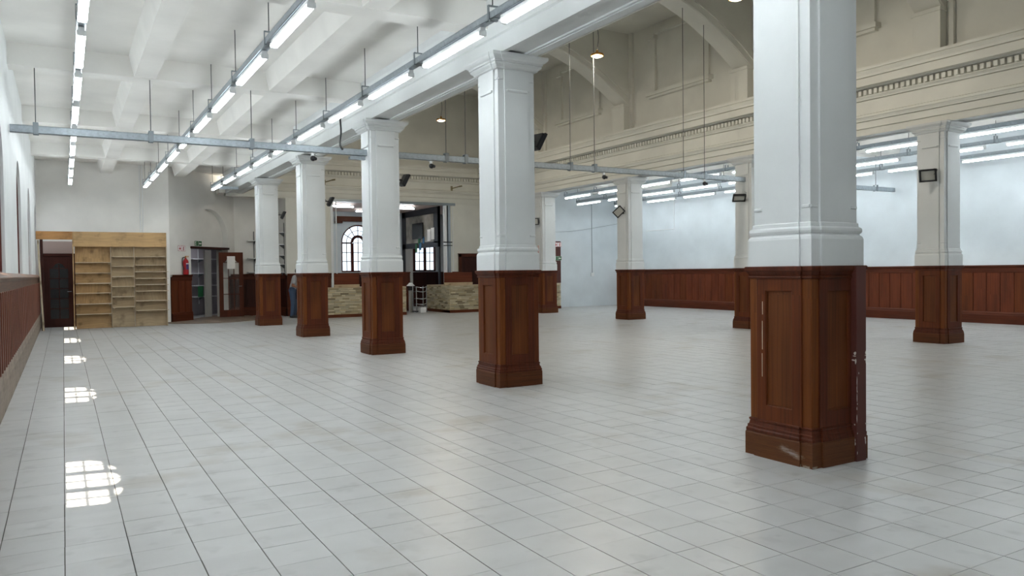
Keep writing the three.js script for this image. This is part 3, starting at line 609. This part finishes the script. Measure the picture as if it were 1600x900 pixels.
{
  const t = thing('glazed_door', 'dark red-brown glazed door behind the shelving, at the left end wall', 'door', [-0.46, 0, ZL + 0.06]);
  glazedLeaf(t, 0.72, 2.03, M.woodDark, 2, 5, M.darkGlass);
  obj('door_frame', [box(-0.08, 0, 0, 2.12, -0.05, 0.05), box(0.72, 0.82, 0, 2.12, -0.05, 0.05), box(-0.08, 0.82, 2.04, 2.12, -0.05, 0.05, true)], M.woodDark, t);
  obj('transom_panel', [box(-0.1, 0.72, 2.12, 2.47, -0.03, 0.0)], std('#a08d86', 0.8), t);
  obj('door_backing', [box(-0.05, 0.78, 0.02, 2.05, -0.058, -0.05)], M.black, t);
  obj('handle', [rod([0.66, 1.02, 0.02], [0.66, 1.02, 0.07], 0.008), rod([0.66, 1.02, 0.07], [0.56, 1.02, 0.07], 0.008)], M.steel, t);
}
{
  const t = thing('glazed_door', 'open brown glazed door leaf with a white notice taped on its glass', 'door', [4.56, 0.01, -27.50], 0.0);
  glazedLeaf(t, 0.78, 2.2, M.woodDeep, 3, 3);
  obj('handle', [rod([0.72, 1.05, 0.02], [0.72, 1.05, 0.07], 0.008), rod([0.72, 1.05, 0.07], [0.62, 1.05, 0.07], 0.008)], M.steel, t);
  const n = obj('notice', [box(0.26, 0.52, 1.64, 2.07, 0.03, 0.032)], M.paper); n.position.set(4.56, 0.01, -27.50);
  tag(n, 'white paper notice taped high on the open glazed door', 'notice');
}
const inCant = (s, y, z) => [2.85 + (s + z) * Math.SQRT1_2, y, ZL + (z - s) * Math.SQRT1_2];
{ // fire extinguisher standing on the wainscot ledge
  const t = thing('fire_extinguisher', 'red fire extinguisher with black hose above the wooden wainscot', 'extinguisher', inCant(0.62, DADO, 0.09), Math.PI / 4 - 0.3);
  obj('cylinder', [new THREE.LatheGeometry([[0, 0.0], [0.078, 0.0], [0.085, 0.015], [0.085, 0.40], [0.078, 0.44], [0.05, 0.48], [0.028, 0.495], [0.026, 0.53], [0, 0.53]].map((p) => new THREE.Vector2(...p)), 20)], M.red, t);
  obj('valve', [cyl(0.02, 0.05, 0, 0.525, 0), box(-0.015, 0.11, 0.575, 0.59, -0.012, 0.012), box(-0.015, 0.10, 0.545, 0.556, -0.012, 0.012)], M.brass, t);
  obj('hose', [tube([[-0.02, 0.55, 0], [-0.11, 0.53, 0.01], [-0.135, 0.4, 0.02], [-0.115, 0.24, 0.03], [-0.08, 0.16, 0.03]], 0.013, 20, 6)], M.rubber, t);
  const lb = obj('label', [new THREE.CylinderGeometry(0.0862, 0.0862, 0.17, 14, 1, true, -0.5, 1.5).translate(0, 0.25, 0)], std('#43306f', 0.4), t);
  obj('label_band', [new THREE.CylinderGeometry(0.0864, 0.0864, 0.03, 14, 1, true, -0.5, 1.5).translate(0, 0.345, 0)], M.plastic, lb);
}
const redSign = canvasTex(256, 128, (g, w, h) => {
  g.fillStyle = '#f1eeee'; g.fillRect(0, 0, w, h); g.fillStyle = '#b1182c';
  g.strokeStyle = '#b1182c'; g.lineWidth = 6; g.strokeRect(4, 4, 120, 120); g.strokeRect(132, 4, 120, 120);
  g.fillRect(54, 18, 20, 46); g.beginPath(); g.moveTo(24, 60); g.lineTo(104, 60); g.lineTo(64, 108); g.fill();
  g.fillRect(180, 34, 28, 78); g.fillRect(188, 18, 12, 18); g.beginPath(); g.moveTo(200, 20); g.lineTo(224, 30); g.lineTo(222, 38); g.lineTo(198, 28); g.fill();
});
const exitSign = canvasTex(256, 128, (g, w, h) => {
  g.fillStyle = '#e8efe8'; g.fillRect(0, 0, w, h); g.fillStyle = '#1d5b2c'; g.fillRect(4, 4, 120, 120); g.fillRect(134, 4, 118, 120);
  g.fillStyle = '#f3f7f2'; g.fillRect(20, 18, 44, 92); g.fillStyle = '#1d5b2c'; g.beginPath(); g.arc(52, 34, 9, 0, 7); g.fill();
  g.strokeStyle = '#1d5b2c'; g.lineWidth = 11; g.lineCap = 'round'; g.beginPath(); g.moveTo(50, 46); g.lineTo(44, 72); g.lineTo(60, 88); g.lineTo(56, 104); g.moveTo(44, 72); g.lineTo(30, 92); g.moveTo(50, 50); g.lineTo(72, 60); g.moveTo(48, 52); g.lineTo(30, 62); g.stroke();
  g.fillStyle = '#f3f7f2'; g.fillRect(190, 52, 46, 24); g.beginPath(); g.moveTo(192, 30); g.lineTo(192, 98); g.lineTo(150, 64); g.fill();
});
const printed = (map, rough = 0.5) => std('#ffffff', rough, { map });
// a thin board whose front (+z) carries the print
function printedBoard(w, h, d = 0.006) { const g = new THREE.BoxGeometry(w, h, d); return clean(g); }
function sign(name, label, w, h, map, pos, turn, cat = 'sign') { const m = obj(name, [printedBoard(w, h)], printed(map)); m.position.set(...pos); m.rotation.y = turn; return tag(m, label, cat); }
sign('fire_sign', 'white sign with red arrow and extinguisher above the fire extinguisher', 0.34, 0.17, redSign, inCant(0.55, 2.30, 0.008), Math.PI / 4);
sign('exit_sign', 'green and white running-figure exit sign over the arched doorway', 0.36, 0.17, exitSign, inCant(1.62, 2.49, -0.192), Math.PI / 4);
// things in the store room
{
  const t = thing('wall_shelves', 'grey bracketed wall shelves inside the room behind the doorway', 'shelf', inCant(3.62, 0, -1.94), Math.PI / 4);
  obj('upright', [box(0.28, 0.31, 0.4, 2.4, 0, 0.02)], M.plastic, t);
  for (const y of [2.02, 1.50, 1.06, 0.66]) { obj('shelf', [box(-0.35, 0.95, y, y + 0.022, 0.02, 0.30)], M.plastic, t); obj('bracket', [boxUV(new THREE.ExtrudeGeometry(new THREE.Shape([[0, 0], [0.26, 0], [0, -0.12]].map((p) => new THREE.Vector2(...p))), { depth: 0.02, bevelEnabled: false }).rotateY(-Math.PI / 2).translate(0.305, y, 0.02))], M.steel, t); }
  const n = obj('green_notice', [printedBoard(0.28, 0.38)], std('#2f7a4a', 0.6)); n.position.set(...inCant(3.60, 0.86, -1.62)); n.rotation.y = Math.PI / 4; tag(n, 'green notice hanging from a shelf inside the doorway', 'notice');
  const a = new THREE.RectAreaLight(new THREE.Color(0.92, 0.95, 1), 5, 0.6, 0.6); 
  const p = thing('ceiling_panel', 'square light panel on the store room ceiling beyond the doorway', 'light', inCant(3.0, 2.66, -1.15), Math.PI / 4);
  obj('diffuser', [box(-0.3, 0.3, 0, 0.02, -0.3, 0.3)], std('#ffffff', 0.5, { emissive: '#eef4ff', emissiveIntensity: 2 }), p);
  obj('frame', [box(-0.33, 0.33, 0.015, 0.035, -0.33, 0.33)], M.plastic, p);
  a.rotation.x = -Math.PI / 2; a.position.y = -0.01; p.add(a);
}
// bracketed shelving in the recess, on both sides of the farthest column
function strip(name, label, pos, turn, ys, w, d, ups) {
  const t = thing(name, label, 'shelf', pos, turn);
  for (const x of ups) obj('upright', [box(x - 0.012, x + 0.012, ys[0] - 0.3, ys[ys.length - 1] + 0.35, 0, 0.018)], M.rod, t);
  for (const y of ys) {
    obj('shelf', [box(-w / 2, w / 2, y, y + 0.02, 0.02, d)], M.plastic, t);
    for (const x of ups) obj('bracket', [boxUV(new THREE.ExtrudeGeometry(new THREE.Shape([[0, 0], [d * 0.8, 0], [0, -0.14]].map((p) => new THREE.Vector2(...p))), { depth: 0.012, bevelEnabled: false }).rotateY(-Math.PI / 2).translate(x + 0.006, y, 0.018))], M.rod, t);
  }
}
strip('wall_shelves', 'white bracketed wall shelves left of the farthest near-row column', [5.95, 0, -28.14], 0, [1.52, 2.0, 2.62], 0.7, 0.3, [-0.1]);
strip('wall_shelves', 'narrow white wall shelves right of the farthest near-row column', [6.648, 0, -27.32], -Math.PI / 2, [1.50, 1.78, 2.09, 2.46, 2.88], 0.7, 0.22, [0.28]);
tag(obj('socket_box', [rbox(7.42, 7.58, 1.68, 1.78, ZE, ZE + 0.05)], M.black), 'small black socket box on the cream wall near the person', 'socket');

// ---------- lobby beyond the opening ----------
{
  const g = structGroup('lobby');
  const zb = -31.0, S = rectPath(new THREE.Shape(), 6.9, 16.2, 0, 4.1);
  for (const x of [10.68, 13.45]) { const h = new THREE.Path(); archPath(h, x, 0.74, 1.50, 2.73); S.holes.push(h); }
  struct('lobby_back_wall', [boxUV(extrude(S, 0.22).translate(0, 0, zb - 0.22))], M.wallWhite, g);
  struct('lobby_side_wall', [box(6.9, 7.1, 0, 4.1, zb, ZE - 0.25)], M.wallWhite, g);
  struct('lobby_side_wall', [box(15.6, 15.8, 0, 4.1, zb, ZE - 0.25)], M.mottled, g);
  struct('lobby_ceiling', [box(6.9, 16.2, 4.0, 4.15, zb - 0.22, ZE - 0.25)], std('#d9c3bb', 0.8, { map: plasterMap }), g);
  struct('lobby_dado', [box(7.1, 15.6, 0, 1.47, zb, zb + 0.04)], M.woodDark, g);
  windowAt([10.68, 1.50, zb - 0.08], 0); windowAt([13.45, 1.50, zb - 0.08], 0);
  const p = thing('pelmet', 'wooden pelmet board on brackets above the arched lobby window', 'pelmet', [10.4, 3.6, zb]);
  obj('board', [rbox(-0.7, 1.3, 0.0, 0.2, 0.0, 0.14, 0.01, true)], M.wood, p);
  obj('bracket', [rbox(-0.72, -0.42, -0.08, 0.0, 0, 0.12, 0.01)], M.wood, p); obj('bracket', [rbox(1.0, 1.3, -0.08, 0.0, 0, 0.12, 0.01)], M.wood, p);
  const B = 'lobby ceiling battens';
  [[8.80, -27.45, 'front of the left pair'], [9.0, -27.75, 'back of the left pair'], [10.45, -29.55, 'single farther one above the arched window'], [11.25, -27.35, 'front of the right pair'], [11.4, -27.65, 'back of the right pair']].forEach(([x, z, l]) => batten('short lit batten on the lobby ceiling, ' + l, x, 3.93, z, B, Math.PI / 2, 0.8));
  // opening frame: steel posts
  const f = thing('steel_door_frame', 'tall pale steel door frame round the lobby opening', 'frame', [0, 0, ZE]);
  obj('post', [box(8.22, 8.30, 0, 4.06, -0.2, 0.03)], M.plastic, f);
  obj('post', [box(12.66, 12.74, 0, 4.06, -0.14, 0.03)], M.plastic, f); obj('post', [box(12.80, 12.9, 0, 4.06, -0.2, 0.03)], M.steel, f);
  obj('head_track', [box(8.22, 13.1, 4.0, 4.10, -0.1, 0.05)], M.steel, f);
  obj('guide_rail', [rod([8.40, 1.0, 0.06], [8.40, 4.0, 0.06], 0.02), rod([12.98, 1.0, 0.06], [12.98, 4.0, 0.06], 0.014)], M.plastic, f);
  obj('hinge', [box(12.6, 12.95, 2.58, 2.62, 0.0, 0.06), box(12.6, 12.95, 2.46, 2.49, 0.0, 0.06)], M.black, f);
  // black partition with a glazed upper panel, running back from the opening
  const q = thing('panelled_partition', 'black framed partition with a mottled grey panel above a doorway', 'partition', [12.58, 0, ZE - 0.28]);
  const L = 3.75;
  obj('frame', [box(-0.03, 0.03, 0, 4.0, -0.12, 0), box(-0.03, 0.03, 0, 4.0, -L, -L + 0.42), box(-0.03, 0.03, 3.76, 4.0, -L, 0, true), box(-0.03, 0.03, 2.44, 2.66, -L, 0, true), box(-0.03, 0.03, 2.6, 3.8, -0.5, 0)], M.navy, q);
  obj('glossy_panel', [box(-0.012, 0.012, 2.66, 3.76, -L + 0.42, -0.5)], std('#d2cec6', 0.25, { map: mottleMap }), q);
  obj('grey_jamb', [box(-0.05, 0.05, 0, 2.44, -L + 0.42, -L + 0.95)], M.grey, q);
  const papers = [['green notice stuck low on the partition panel', '#2f7d4e', -2.0, 2.6, 0.2, 0.26], ['blue notice stuck low on the partition panel', '#3f78a8', -1.55, 2.62, 0.16, 0.26], ['green slip hanging under the partition panel', '#3c7f4f', -2.3, 2.28, 0.18, 0.34], ['blue slip hanging under the partition panel', '#4a86b4', -1.9, 2.36, 0.2, 0.3]];
  for (const [l, c, z, y, w, h] of papers) { const n = obj('notice', [box(12.535, 12.545, y, y + h, ZE - 0.28 + z, ZE - 0.28 + z + w)], std(c, 0.6)); tag(n, l, 'notice'); }
  const tv = thing('wall_screen', 'dark switched-off screen on the grey panel of the partition', 'screen', [12.56, 3.12, -29.05]);
  obj('panel', [rbox(-0.07, -0.02, -0.30, 0.34, -0.52, 0.52)], M.screen, tv); obj('mount', [box(-0.03, 0.0, -0.1, 0.1, -0.1, 0.1)], M.black, tv);
  [[-28.15, 2.95, 'left'], [-27.8, 3.0, 'right']].forEach(([z, y, l]) => tag(obj('paper_sheet', [box(12.535, 12.545, y - 0.26, y + 0.2, z, z + 0.3)], M.paper), 'pale paper sheet on the grey partition panel, ' + l + ' of two', 'paper'));
  tag(obj('low_partition', [rbox(10.3, 11.42, 0, 1.47, ZE - 0.55, ZE - 0.5, 0.006), rbox(10.28, 11.44, 1.44, 1.48, ZE - 0.57, ZE - 0.48, 0.006)], M.woodDeep), 'dark wooden low partition between the two stone counters', 'partition');
}
// ---------- stone-clad counters ----------
function stones(w, h, d, turn, pos) {
  const out = [], row = 0.054;
  for (let y = 0; y < h - 0.001; y += row) for (let x = -0.3 * rnd(); x < w;) {
    const l = between(0.12, 0.34), a = Math.max(0, x), b = Math.min(w, x + l); x += l;
    if (b - a < 0.03) continue;
    const g = new THREE.BoxGeometry(b - a - 0.006, row - 0.008 - 0.008 * rnd(), d + 0.035 * rnd()).translate((a + b) / 2, y + row / 2, d / 2), v = between(0.6, 1.0), r = rnd();
    const u = boxUV(g), col = new Float32Array(u.attributes.position.count * 3), c = r < 0.12 ? [0.46, 0.40, 0.31] : r < 0.4 ? [0.80, 0.72, 0.56] : [0.92, 0.88, 0.76];
    for (let i = 0; i < col.length; i += 3) { col[i] = c[0] * v; col[i + 1] = c[1] * v; col[i + 2] = c[2] * v; }
    u.setAttribute('color', new THREE.BufferAttribute(col, 3));
    out.push(u.rotateY(turn).translate(...pos));
  }
  return out;
}
const stoneMat = std('#e6ddc8', 0.85, { vertexColors: true, map: plasterMap });
function counter(label, x0, x1, depthL, zf = -24.75) {
  const t = thing('stone_counter', label, 'counter', [x0, 0, zf]), w = x1 - x0;
  obj('carcass', [box(0.03, w - 0.03, 0.08, 0.96, -0.62, -0.03), ...(depthL ? [box(0.03, 0.6, 0.08, 0.96, -depthL, -0.6)] : [])], M.grout, t);
  const s = obj('ledger_stones', [...stones(w, 0.86, 0.03, 0, [0, 0.10, -0.03]), ...(depthL ? stones(depthL, 0.86, 0.03, -Math.PI / 2, [0.03, 0.10, -depthL]) : stones(0.6, 0.86, 0.03, -Math.PI / 2, [0.03, 0.10, -0.62])), ...stones(0.6, 0.86, 0.03, Math.PI / 2, [w - 0.03, 0.10, -0.02])], stoneMat, t);
  s.userData.kind = 'stuff';
  obj('plinth', [box(-0.005, w + 0.005, 0, 0.10, -0.62, 0.02, true), ...(depthL ? [box(-0.005, 0.05, 0, 0.10, -depthL, 0)] : [])], M.wood, t);
  obj('worktop', [rbox(0.0, w, 0.965, 0.985, -0.66, 0.0, 0.004, true), ...(depthL ? [rbox(0.0, 0.62, 0.965, 0.985, -depthL, -0.64, 0.004)] : [])], M.plyGrey, t);
  return t;
}
counter('stone-clad counter with a wooden plinth left of the lobby doorway', 7.42, 10.2, 0);
counter('stone-clad L-shaped counter with a wooden plinth right of the lobby doorway', 11.86, 16.6, 2.0);
function backPanel(label, x0, x1) {
  const t = thing('counter_screen', label, 'screen', [x0, 0.985, -25.35]), w = x1 - x0;
  obj('board', [rbox(0, w, 0.09, 0.46, 0, 0.04, 0.005, true)], M.board, t);
  obj('base_strip', [rbox(0, w, 0, 0.09, -0.02, 0.08, 0.005, true)], M.plyGrey, t);
}
backPanel('orange-brown board screen standing on the left stone counter', 7.85, 8.72);
backPanel('orange-brown board screen standing on the right stone counter', 11.92, 13.05);
{
  const t = thing('monitor', 'monitor with a plain green screen on the left stone counter', 'monitor', [8.98, 0.985, -25.3], 0.1);
  obj('panel', [rbox(-0.2, 0.2, 0.17, 0.46, -0.02, 0.02)], M.black, t);
  obj('screen', [box(-0.185, 0.185, 0.19, 0.44, 0.02, 0.024)], std('#1f8a3a', 0.3, { emissive: '#1f9a40', emissiveIntensity: 0.25 }), t);
  obj('stand', [box(-0.03, 0.03, 0.01, 0.2, -0.03, -0.01), box(-0.1, 0.1, 0, 0.012, -0.08, 0.06)], M.black, t);
  tag(obj('paper_stack', [rbox(8.62, 8.90, 0.986, 1.0, -25.0, -24.8, 0.002)], M.paper), 'white papers lying on the left stone counter', 'paper');
}
{
  const t = thing('wooden_door', 'closed dark wooden door in the cream end wall behind the counter', 'door', [13.22, 0, ZE + 0.01]);
  const lf = obj('leaf', [rbox(0.1, 1.0, 0.0, 2.04, 0.0, 0.05)], M.woodDark, t);
  obj('door_frame', [box(0, 0.1, 0, 2.14, 0, 0.1), box(1.0, 1.1, 0, 2.14, 0, 0.1), box(0, 1.1, 2.04, 2.14, 0, 0.1, true), rbox(-0.03, 1.13, 2.14, 2.17, 0, 0.13, 0.005, true)], M.woodDeep, t);
  for (const [a, b] of [[0.2, 0.85], [0.98, 1.9]]) obj('raised_panel', [rbox(0.22, 0.88, a, b, 0.045, 0.06, 0.006)], M.woodDark, lf);
  obj('knob', [new THREE.SphereGeometry(0.03, 10, 8).translate(0.17, 1.25, 0.085), rod([0.17, 1.25, 0.05], [0.17, 1.25, 0.09], 0.01)], M.steel, t);
}
{ // chrome basket rack between the counters
  const t = thing('basket_rack', 'chrome tiered rack with curved rails between the stone counters', 'rack', [11.20, 0, -25.9]);
  for (const [x, z] of [[-0.2, -0.16], [0.2, -0.16], [-0.2, 0.16], [0.2, 0.16]]) obj('post', [cyl(0.02, 0.95, x, 0, z)], M.chrome, t);
  for (const y of [0.32, 0.52, 0.78, 0.93]) { obj('rail', [tube([[-0.2, y, 0.16], [0, y - 0.03, 0.26], [0.2, y, 0.16]], 0.018, 12, 6)], M.chrome, t); obj('shelf', [box(-0.2, 0.2, y - 0.03, y - 0.015, -0.16, 0.16)], M.black, t); }
  obj('base', [box(-0.22, 0.22, 0.03, 0.06, -0.18, 0.18)], M.black, t);
  tag(obj('white_carton', [rbox(11.02, 11.24, 0.005, 0.2, -25.62, -25.42)], M.plastic), 'white carton at the foot of the chrome rack', 'carton');
  const s = thing('till_stand', 'pale stand holding a small white shaded gadget beside the rack', 'stand', [11.04, 0, -26.35]);
  obj('post', [box(-0.06, 0.06, 0.0, 0.9, -0.06, 0.06)], M.grey, s); obj('head', [new THREE.CylinderGeometry(0.05, 0.16, 0.12, 12).translate(0, 1.02, 0)], M.plastic, s); obj('box', [box(-0.1, 0.1, 0.8, 0.95, -0.08, 0.08)], M.black, s);
}
// small wall bracket arms under the entablature
[['small swing bracket on the end wall frieze beside the right steel post', 12.95], ['small swing bracket on the end wall frieze beside the left steel post', 8.0]].forEach(([l, x]) => {
  const t = thing('wall_bracket', l, 'bracket', [x, 4.66, ZE + 0.06]);
  obj('plate', [box(-0.04, 0.04, -0.09, 0.09, -0.02, 0.02)], M.bronze, t); obj('arm', [rod([0, 0, 0], [0.2, 0.06, 0.22], 0.02), rod([0.2, 0.06, 0.22], [0.3, 0.08, 0.3], 0.028)], M.bronze, t);
});
// ---------- right aisle details ----------
{
  tag(obj('sign_post', [rbox(16.42, 16.72, 0.987, 2.60, -24.95, -24.90, 0.005)], std('#5a2a22', 0.5, { map: woodMap })), 'flat brown post with fire and exit signs at the counter end', 'post');
  sign('fire_sign', 'white sign with red arrow and extinguisher on the brown post', 0.34, 0.17, redSign, [16.58, 2.47, -24.892], 0);
  sign('exit_sign', 'green and white running-figure exit sign on the brown post', 0.34, 0.16, exitSign, [16.58, 1.94, -24.892], 0);
  const hose = canvasTex(64, 128, (g, w, h) => { g.fillStyle = '#e9e4e0'; g.fillRect(0, 0, w, h); g.fillStyle = '#a5243a'; g.strokeStyle = '#a5243a'; g.lineWidth = 8; g.beginPath(); g.arc(32, 50, 16, 0, 7); g.stroke(); g.fillRect(12, 10, 40, 10); g.fillRect(14, 88, 36, 8); g.fillRect(14, 104, 36, 8); });
  sign('hose_sign', 'narrow red and white hose sign on the farthest far-row column', 0.11, 0.30, hose, [BX - 0.287, 2.2, COLZ[4] + 0.02], -Math.PI / 2);
  const c = thing('wall_conduit', 'thin grey conduit running down the white end wall to a socket box', 'conduit', [18.72, 0, ZR + 0.012]);
  obj('pipe', [cyl(0.012, 2.9, 0, 1.35, 0, 6)], M.steel, c); obj('socket_box', [rbox(-0.07, 0.07, 1.22, 1.36, -0.01, 0.04)], M.plastic, c);
  tag(obj('sagging_cable', [tube([[14.9, 3.2, -22.5], [16.2, 3.03, -25.1], [16.9, 3.0, ZR + 0.12], [17.8, 3.05, ZR + 0.1], [19.0, 3.22, ZR + 0.1], [20.1, 3.4, ZR + 0.1]], 0.007, 40, 5)], M.steel), 'thin grey cable sagging along the white end wall', 'cable');
  const d = thing('wall_conduit', 'faint conduit elbow high on the white right wall', 'conduit', [WR - 0.012, 0, -22.3]);
  obj('pipe', [cyl(0.012, 1.5, 0, 3.0, 0, 6), rod([0, 3.0, 0], [0, 3.0, -1.6], 0.012)], M.plastic, d);
}
// conduit on the left end wall, sockets
tag(obj('wall_conduit', [cyl(0.012, 2.1, 2.05, 2.69, ZL + 0.014, 6), cyl(0.012, 2.1, 2.12, 2.69, ZL + 0.014, 6)], M.plastic), 'pair of thin white conduits on the wall above the shelving', 'conduit');

// ---------- the person behind the fourth column ----------
function blob(bones, cell, k = 0.03) {            // bones: [a, b, ra, rb]; smooth union of tapered capsules, meshed
  const lo = new THREE.Vector3(1e9, 1e9, 1e9), hi = lo.clone().negate();
  for (const [a, b, ra, rb] of bones) for (const [p, r] of [[a, ra], [b, rb]]) for (const [i, ax] of ['x', 'y', 'z'].entries()) { lo[ax] = Math.min(lo[ax], p[i] - r - k); hi[ax] = Math.max(hi[ax], p[i] + r + k); }
  const size = Math.max(hi.x - lo.x, hi.y - lo.y, hi.z - lo.z) + 4 * cell, res = Math.min(150, Math.ceil(size / cell)), mid = lo.clone().add(hi).multiplyScalar(0.5), half = size / 2;
  const mc = new MarchingCubes(res, M.white, false, false, 400000);
  mc.isolation = 0;
  const hs = res / 2;
  for (let z = 0; z < res; z++) for (let y = 0; y < res; y++) for (let x = 0; x < res; x++) {
    const px = mid.x + (x - hs) / hs * half, py = mid.y + (y - hs) / hs * half, pz = mid.z + (z - hs) / hs * half;
    let d = 1e3;
    for (const [a, b, ra, rb] of bones) {
      const ux = b[0] - a[0], uy = b[1] - a[1], uz = b[2] - a[2], t = Math.max(0, Math.min(1, ((px - a[0]) * ux + (py - a[1]) * uy + (pz - a[2]) * uz) / (ux * ux + uy * uy + uz * uz + 1e-9)));
      const e = Math.hypot(px - a[0] - ux * t, py - a[1] - uy * t, pz - a[2] - uz * t) - (ra + (rb - ra) * t), h = Math.max(0, Math.min(1, 0.5 + 0.5 * (d - e) / k));
      d = d * (1 - h) + e * h - k * h * (1 - h);
    }
    mc.field[x + y * res + z * res * res] = -d;
  }
  mc.update();
  const n = mc.count, g = new THREE.BufferGeometry(), P = new Float32Array(n * 3), N = new Float32Array(n * 3);
  for (let i = 0; i < n; i++) for (let c = 0; c < 3; c++) { P[i * 3 + c] = mid.getComponent(c) + mc.positionArray[i * 3 + c] * half; N[i * 3 + c] = mc.normalArray[i * 3 + c]; }
  g.setAttribute('position', new THREE.BufferAttribute(P, 3)); g.setAttribute('normal', new THREE.BufferAttribute(N, 3));
  return boxUV(g);
}
{
  const t = thing('person', 'person in grey shirt, dark apron and jeans leaning behind a column', 'person', [6.60, 0, -25.75], 0.9);
  // faces +z (towards the counter), leaning forward a little
  const H = { hip: [0, 0.90, 0], waist: [0, 1.05, 0.03], chest: [0, 1.26, 0.10], neck: [0, 1.40, 0.16], head: [0, 1.53, 0.21] };
  const legs = [-1, 1].flatMap((s) => [[[s * 0.09, 0.88, 0], [s * 0.10, 0.49, 0.03], 0.085, 0.058], [[s * 0.10, 0.49, 0.03], [s * 0.11, 0.09, -0.02], 0.055, 0.038]]);
  const feet = [-1, 1].map((s) => [[s * 0.11, 0.045, -0.04], [s * 0.125, 0.035, 0.15], 0.042, 0.034]);
  const torso = [[H.hip, H.waist, 0.12, 0.115], [H.waist, H.chest, 0.115, 0.13], [[-0.13, 1.33, 0.12], [0.13, 1.33, 0.12], 0.07, 0.07]];
  const arms = [-1, 1].flatMap((s) => [[[s * 0.19, 1.33, 0.12], [s * 0.26, 1.07, 0.10], 0.052, 0.040], [[s * 0.26, 1.07, 0.10], [s * 0.20, 0.98, 0.32], 0.038, 0.027]]);
  const hands = [-1, 1].flatMap((s) => [[[s * 0.20, 0.98, 0.32], [s * 0.18, 0.965, 0.39], 0.026, 0.032], ...[-0.027, -0.009, 0.009, 0.027].map((o, i) => [[s * 0.18 + o, 0.965, 0.40], [s * 0.175 + o * 1.2, 0.935, 0.46 + [0.0, 0.012, 0.016, 0.006][i]], 0.010, 0.008]), [[s * 0.155, 0.97, 0.36], [s * 0.125, 0.945, 0.41], 0.012, 0.009]]);
  const head = [[H.neck, H.head, 0.05, 0.055], [[0, 1.52, 0.20], [0, 1.57, 0.19], 0.075, 0.085], [[0, 1.48, 0.25], [0, 1.50, 0.255], 0.045, 0.055], [[0, 1.53, 0.285], [0, 1.505, 0.305], 0.010, 0.014], ...[-1, 1].map((s) => [[s * 0.083, 1.54, 0.19], [s * 0.088, 1.51, 0.19], 0.016, 0.010])];
  const body = join([blob([...legs, ...feet, ...torso, ...arms, ...head.slice(0, 2)], 0.014), blob(head, 0.007, 0.012), blob(hands.slice(0, 6), 0.005, 0.006), blob(hands.slice(6), 0.005, 0.006)]);
  obj('body', [body], std('#8d5f47', 0.6), t);
  const grow = (bs, d) => bs.map(([a, b, ra, rb]) => [a, b, ra + d, rb + d]);
  obj('shirt', [blob([...grow(torso, 0.018), [[-0.19, 1.33, 0.12], [-0.235, 1.17, 0.11], 0.068, 0.062], [[0.19, 1.33, 0.12], [0.235, 1.17, 0.11], 0.068, 0.062]], 0.014)], std('#9a9a9c', 0.9), t);
  obj('trousers', [blob([...grow(legs, 0.018), [[-0.06, 0.92, 0], [0.06, 0.92, 0], 0.125, 0.125]], 0.014)], std('#3f5068', 0.9), t);
  obj('apron', [blob([[[0.05, 1.28, 0.09], [0.07, 0.75, 0.05], 0.14, 0.15]], 0.02)], std('#1d2438', 0.9), t);
  for (const s of [-1, 1]) obj('shoe', [blob([[[s * 0.11, 0.05, -0.05], [s * 0.125, 0.045, 0.16], 0.05, 0.042]], 0.01)], M.black, t);
  obj('hair', [blob([[[0, 1.56, 0.165], [0, 1.60, 0.185], 0.088, 0.078], [[0, 1.52, 0.135], [0, 1.58, 0.15], 0.06, 0.07]], 0.008, 0.02)], std('#1a1412', 0.8), t);
  for (const s of [-1, 1]) obj('eye', [new THREE.SphereGeometry(0.011, 8, 6).translate(s * 0.03, 1.545, 0.272)], M.black, t);
}

renderer.render(scene, camera);
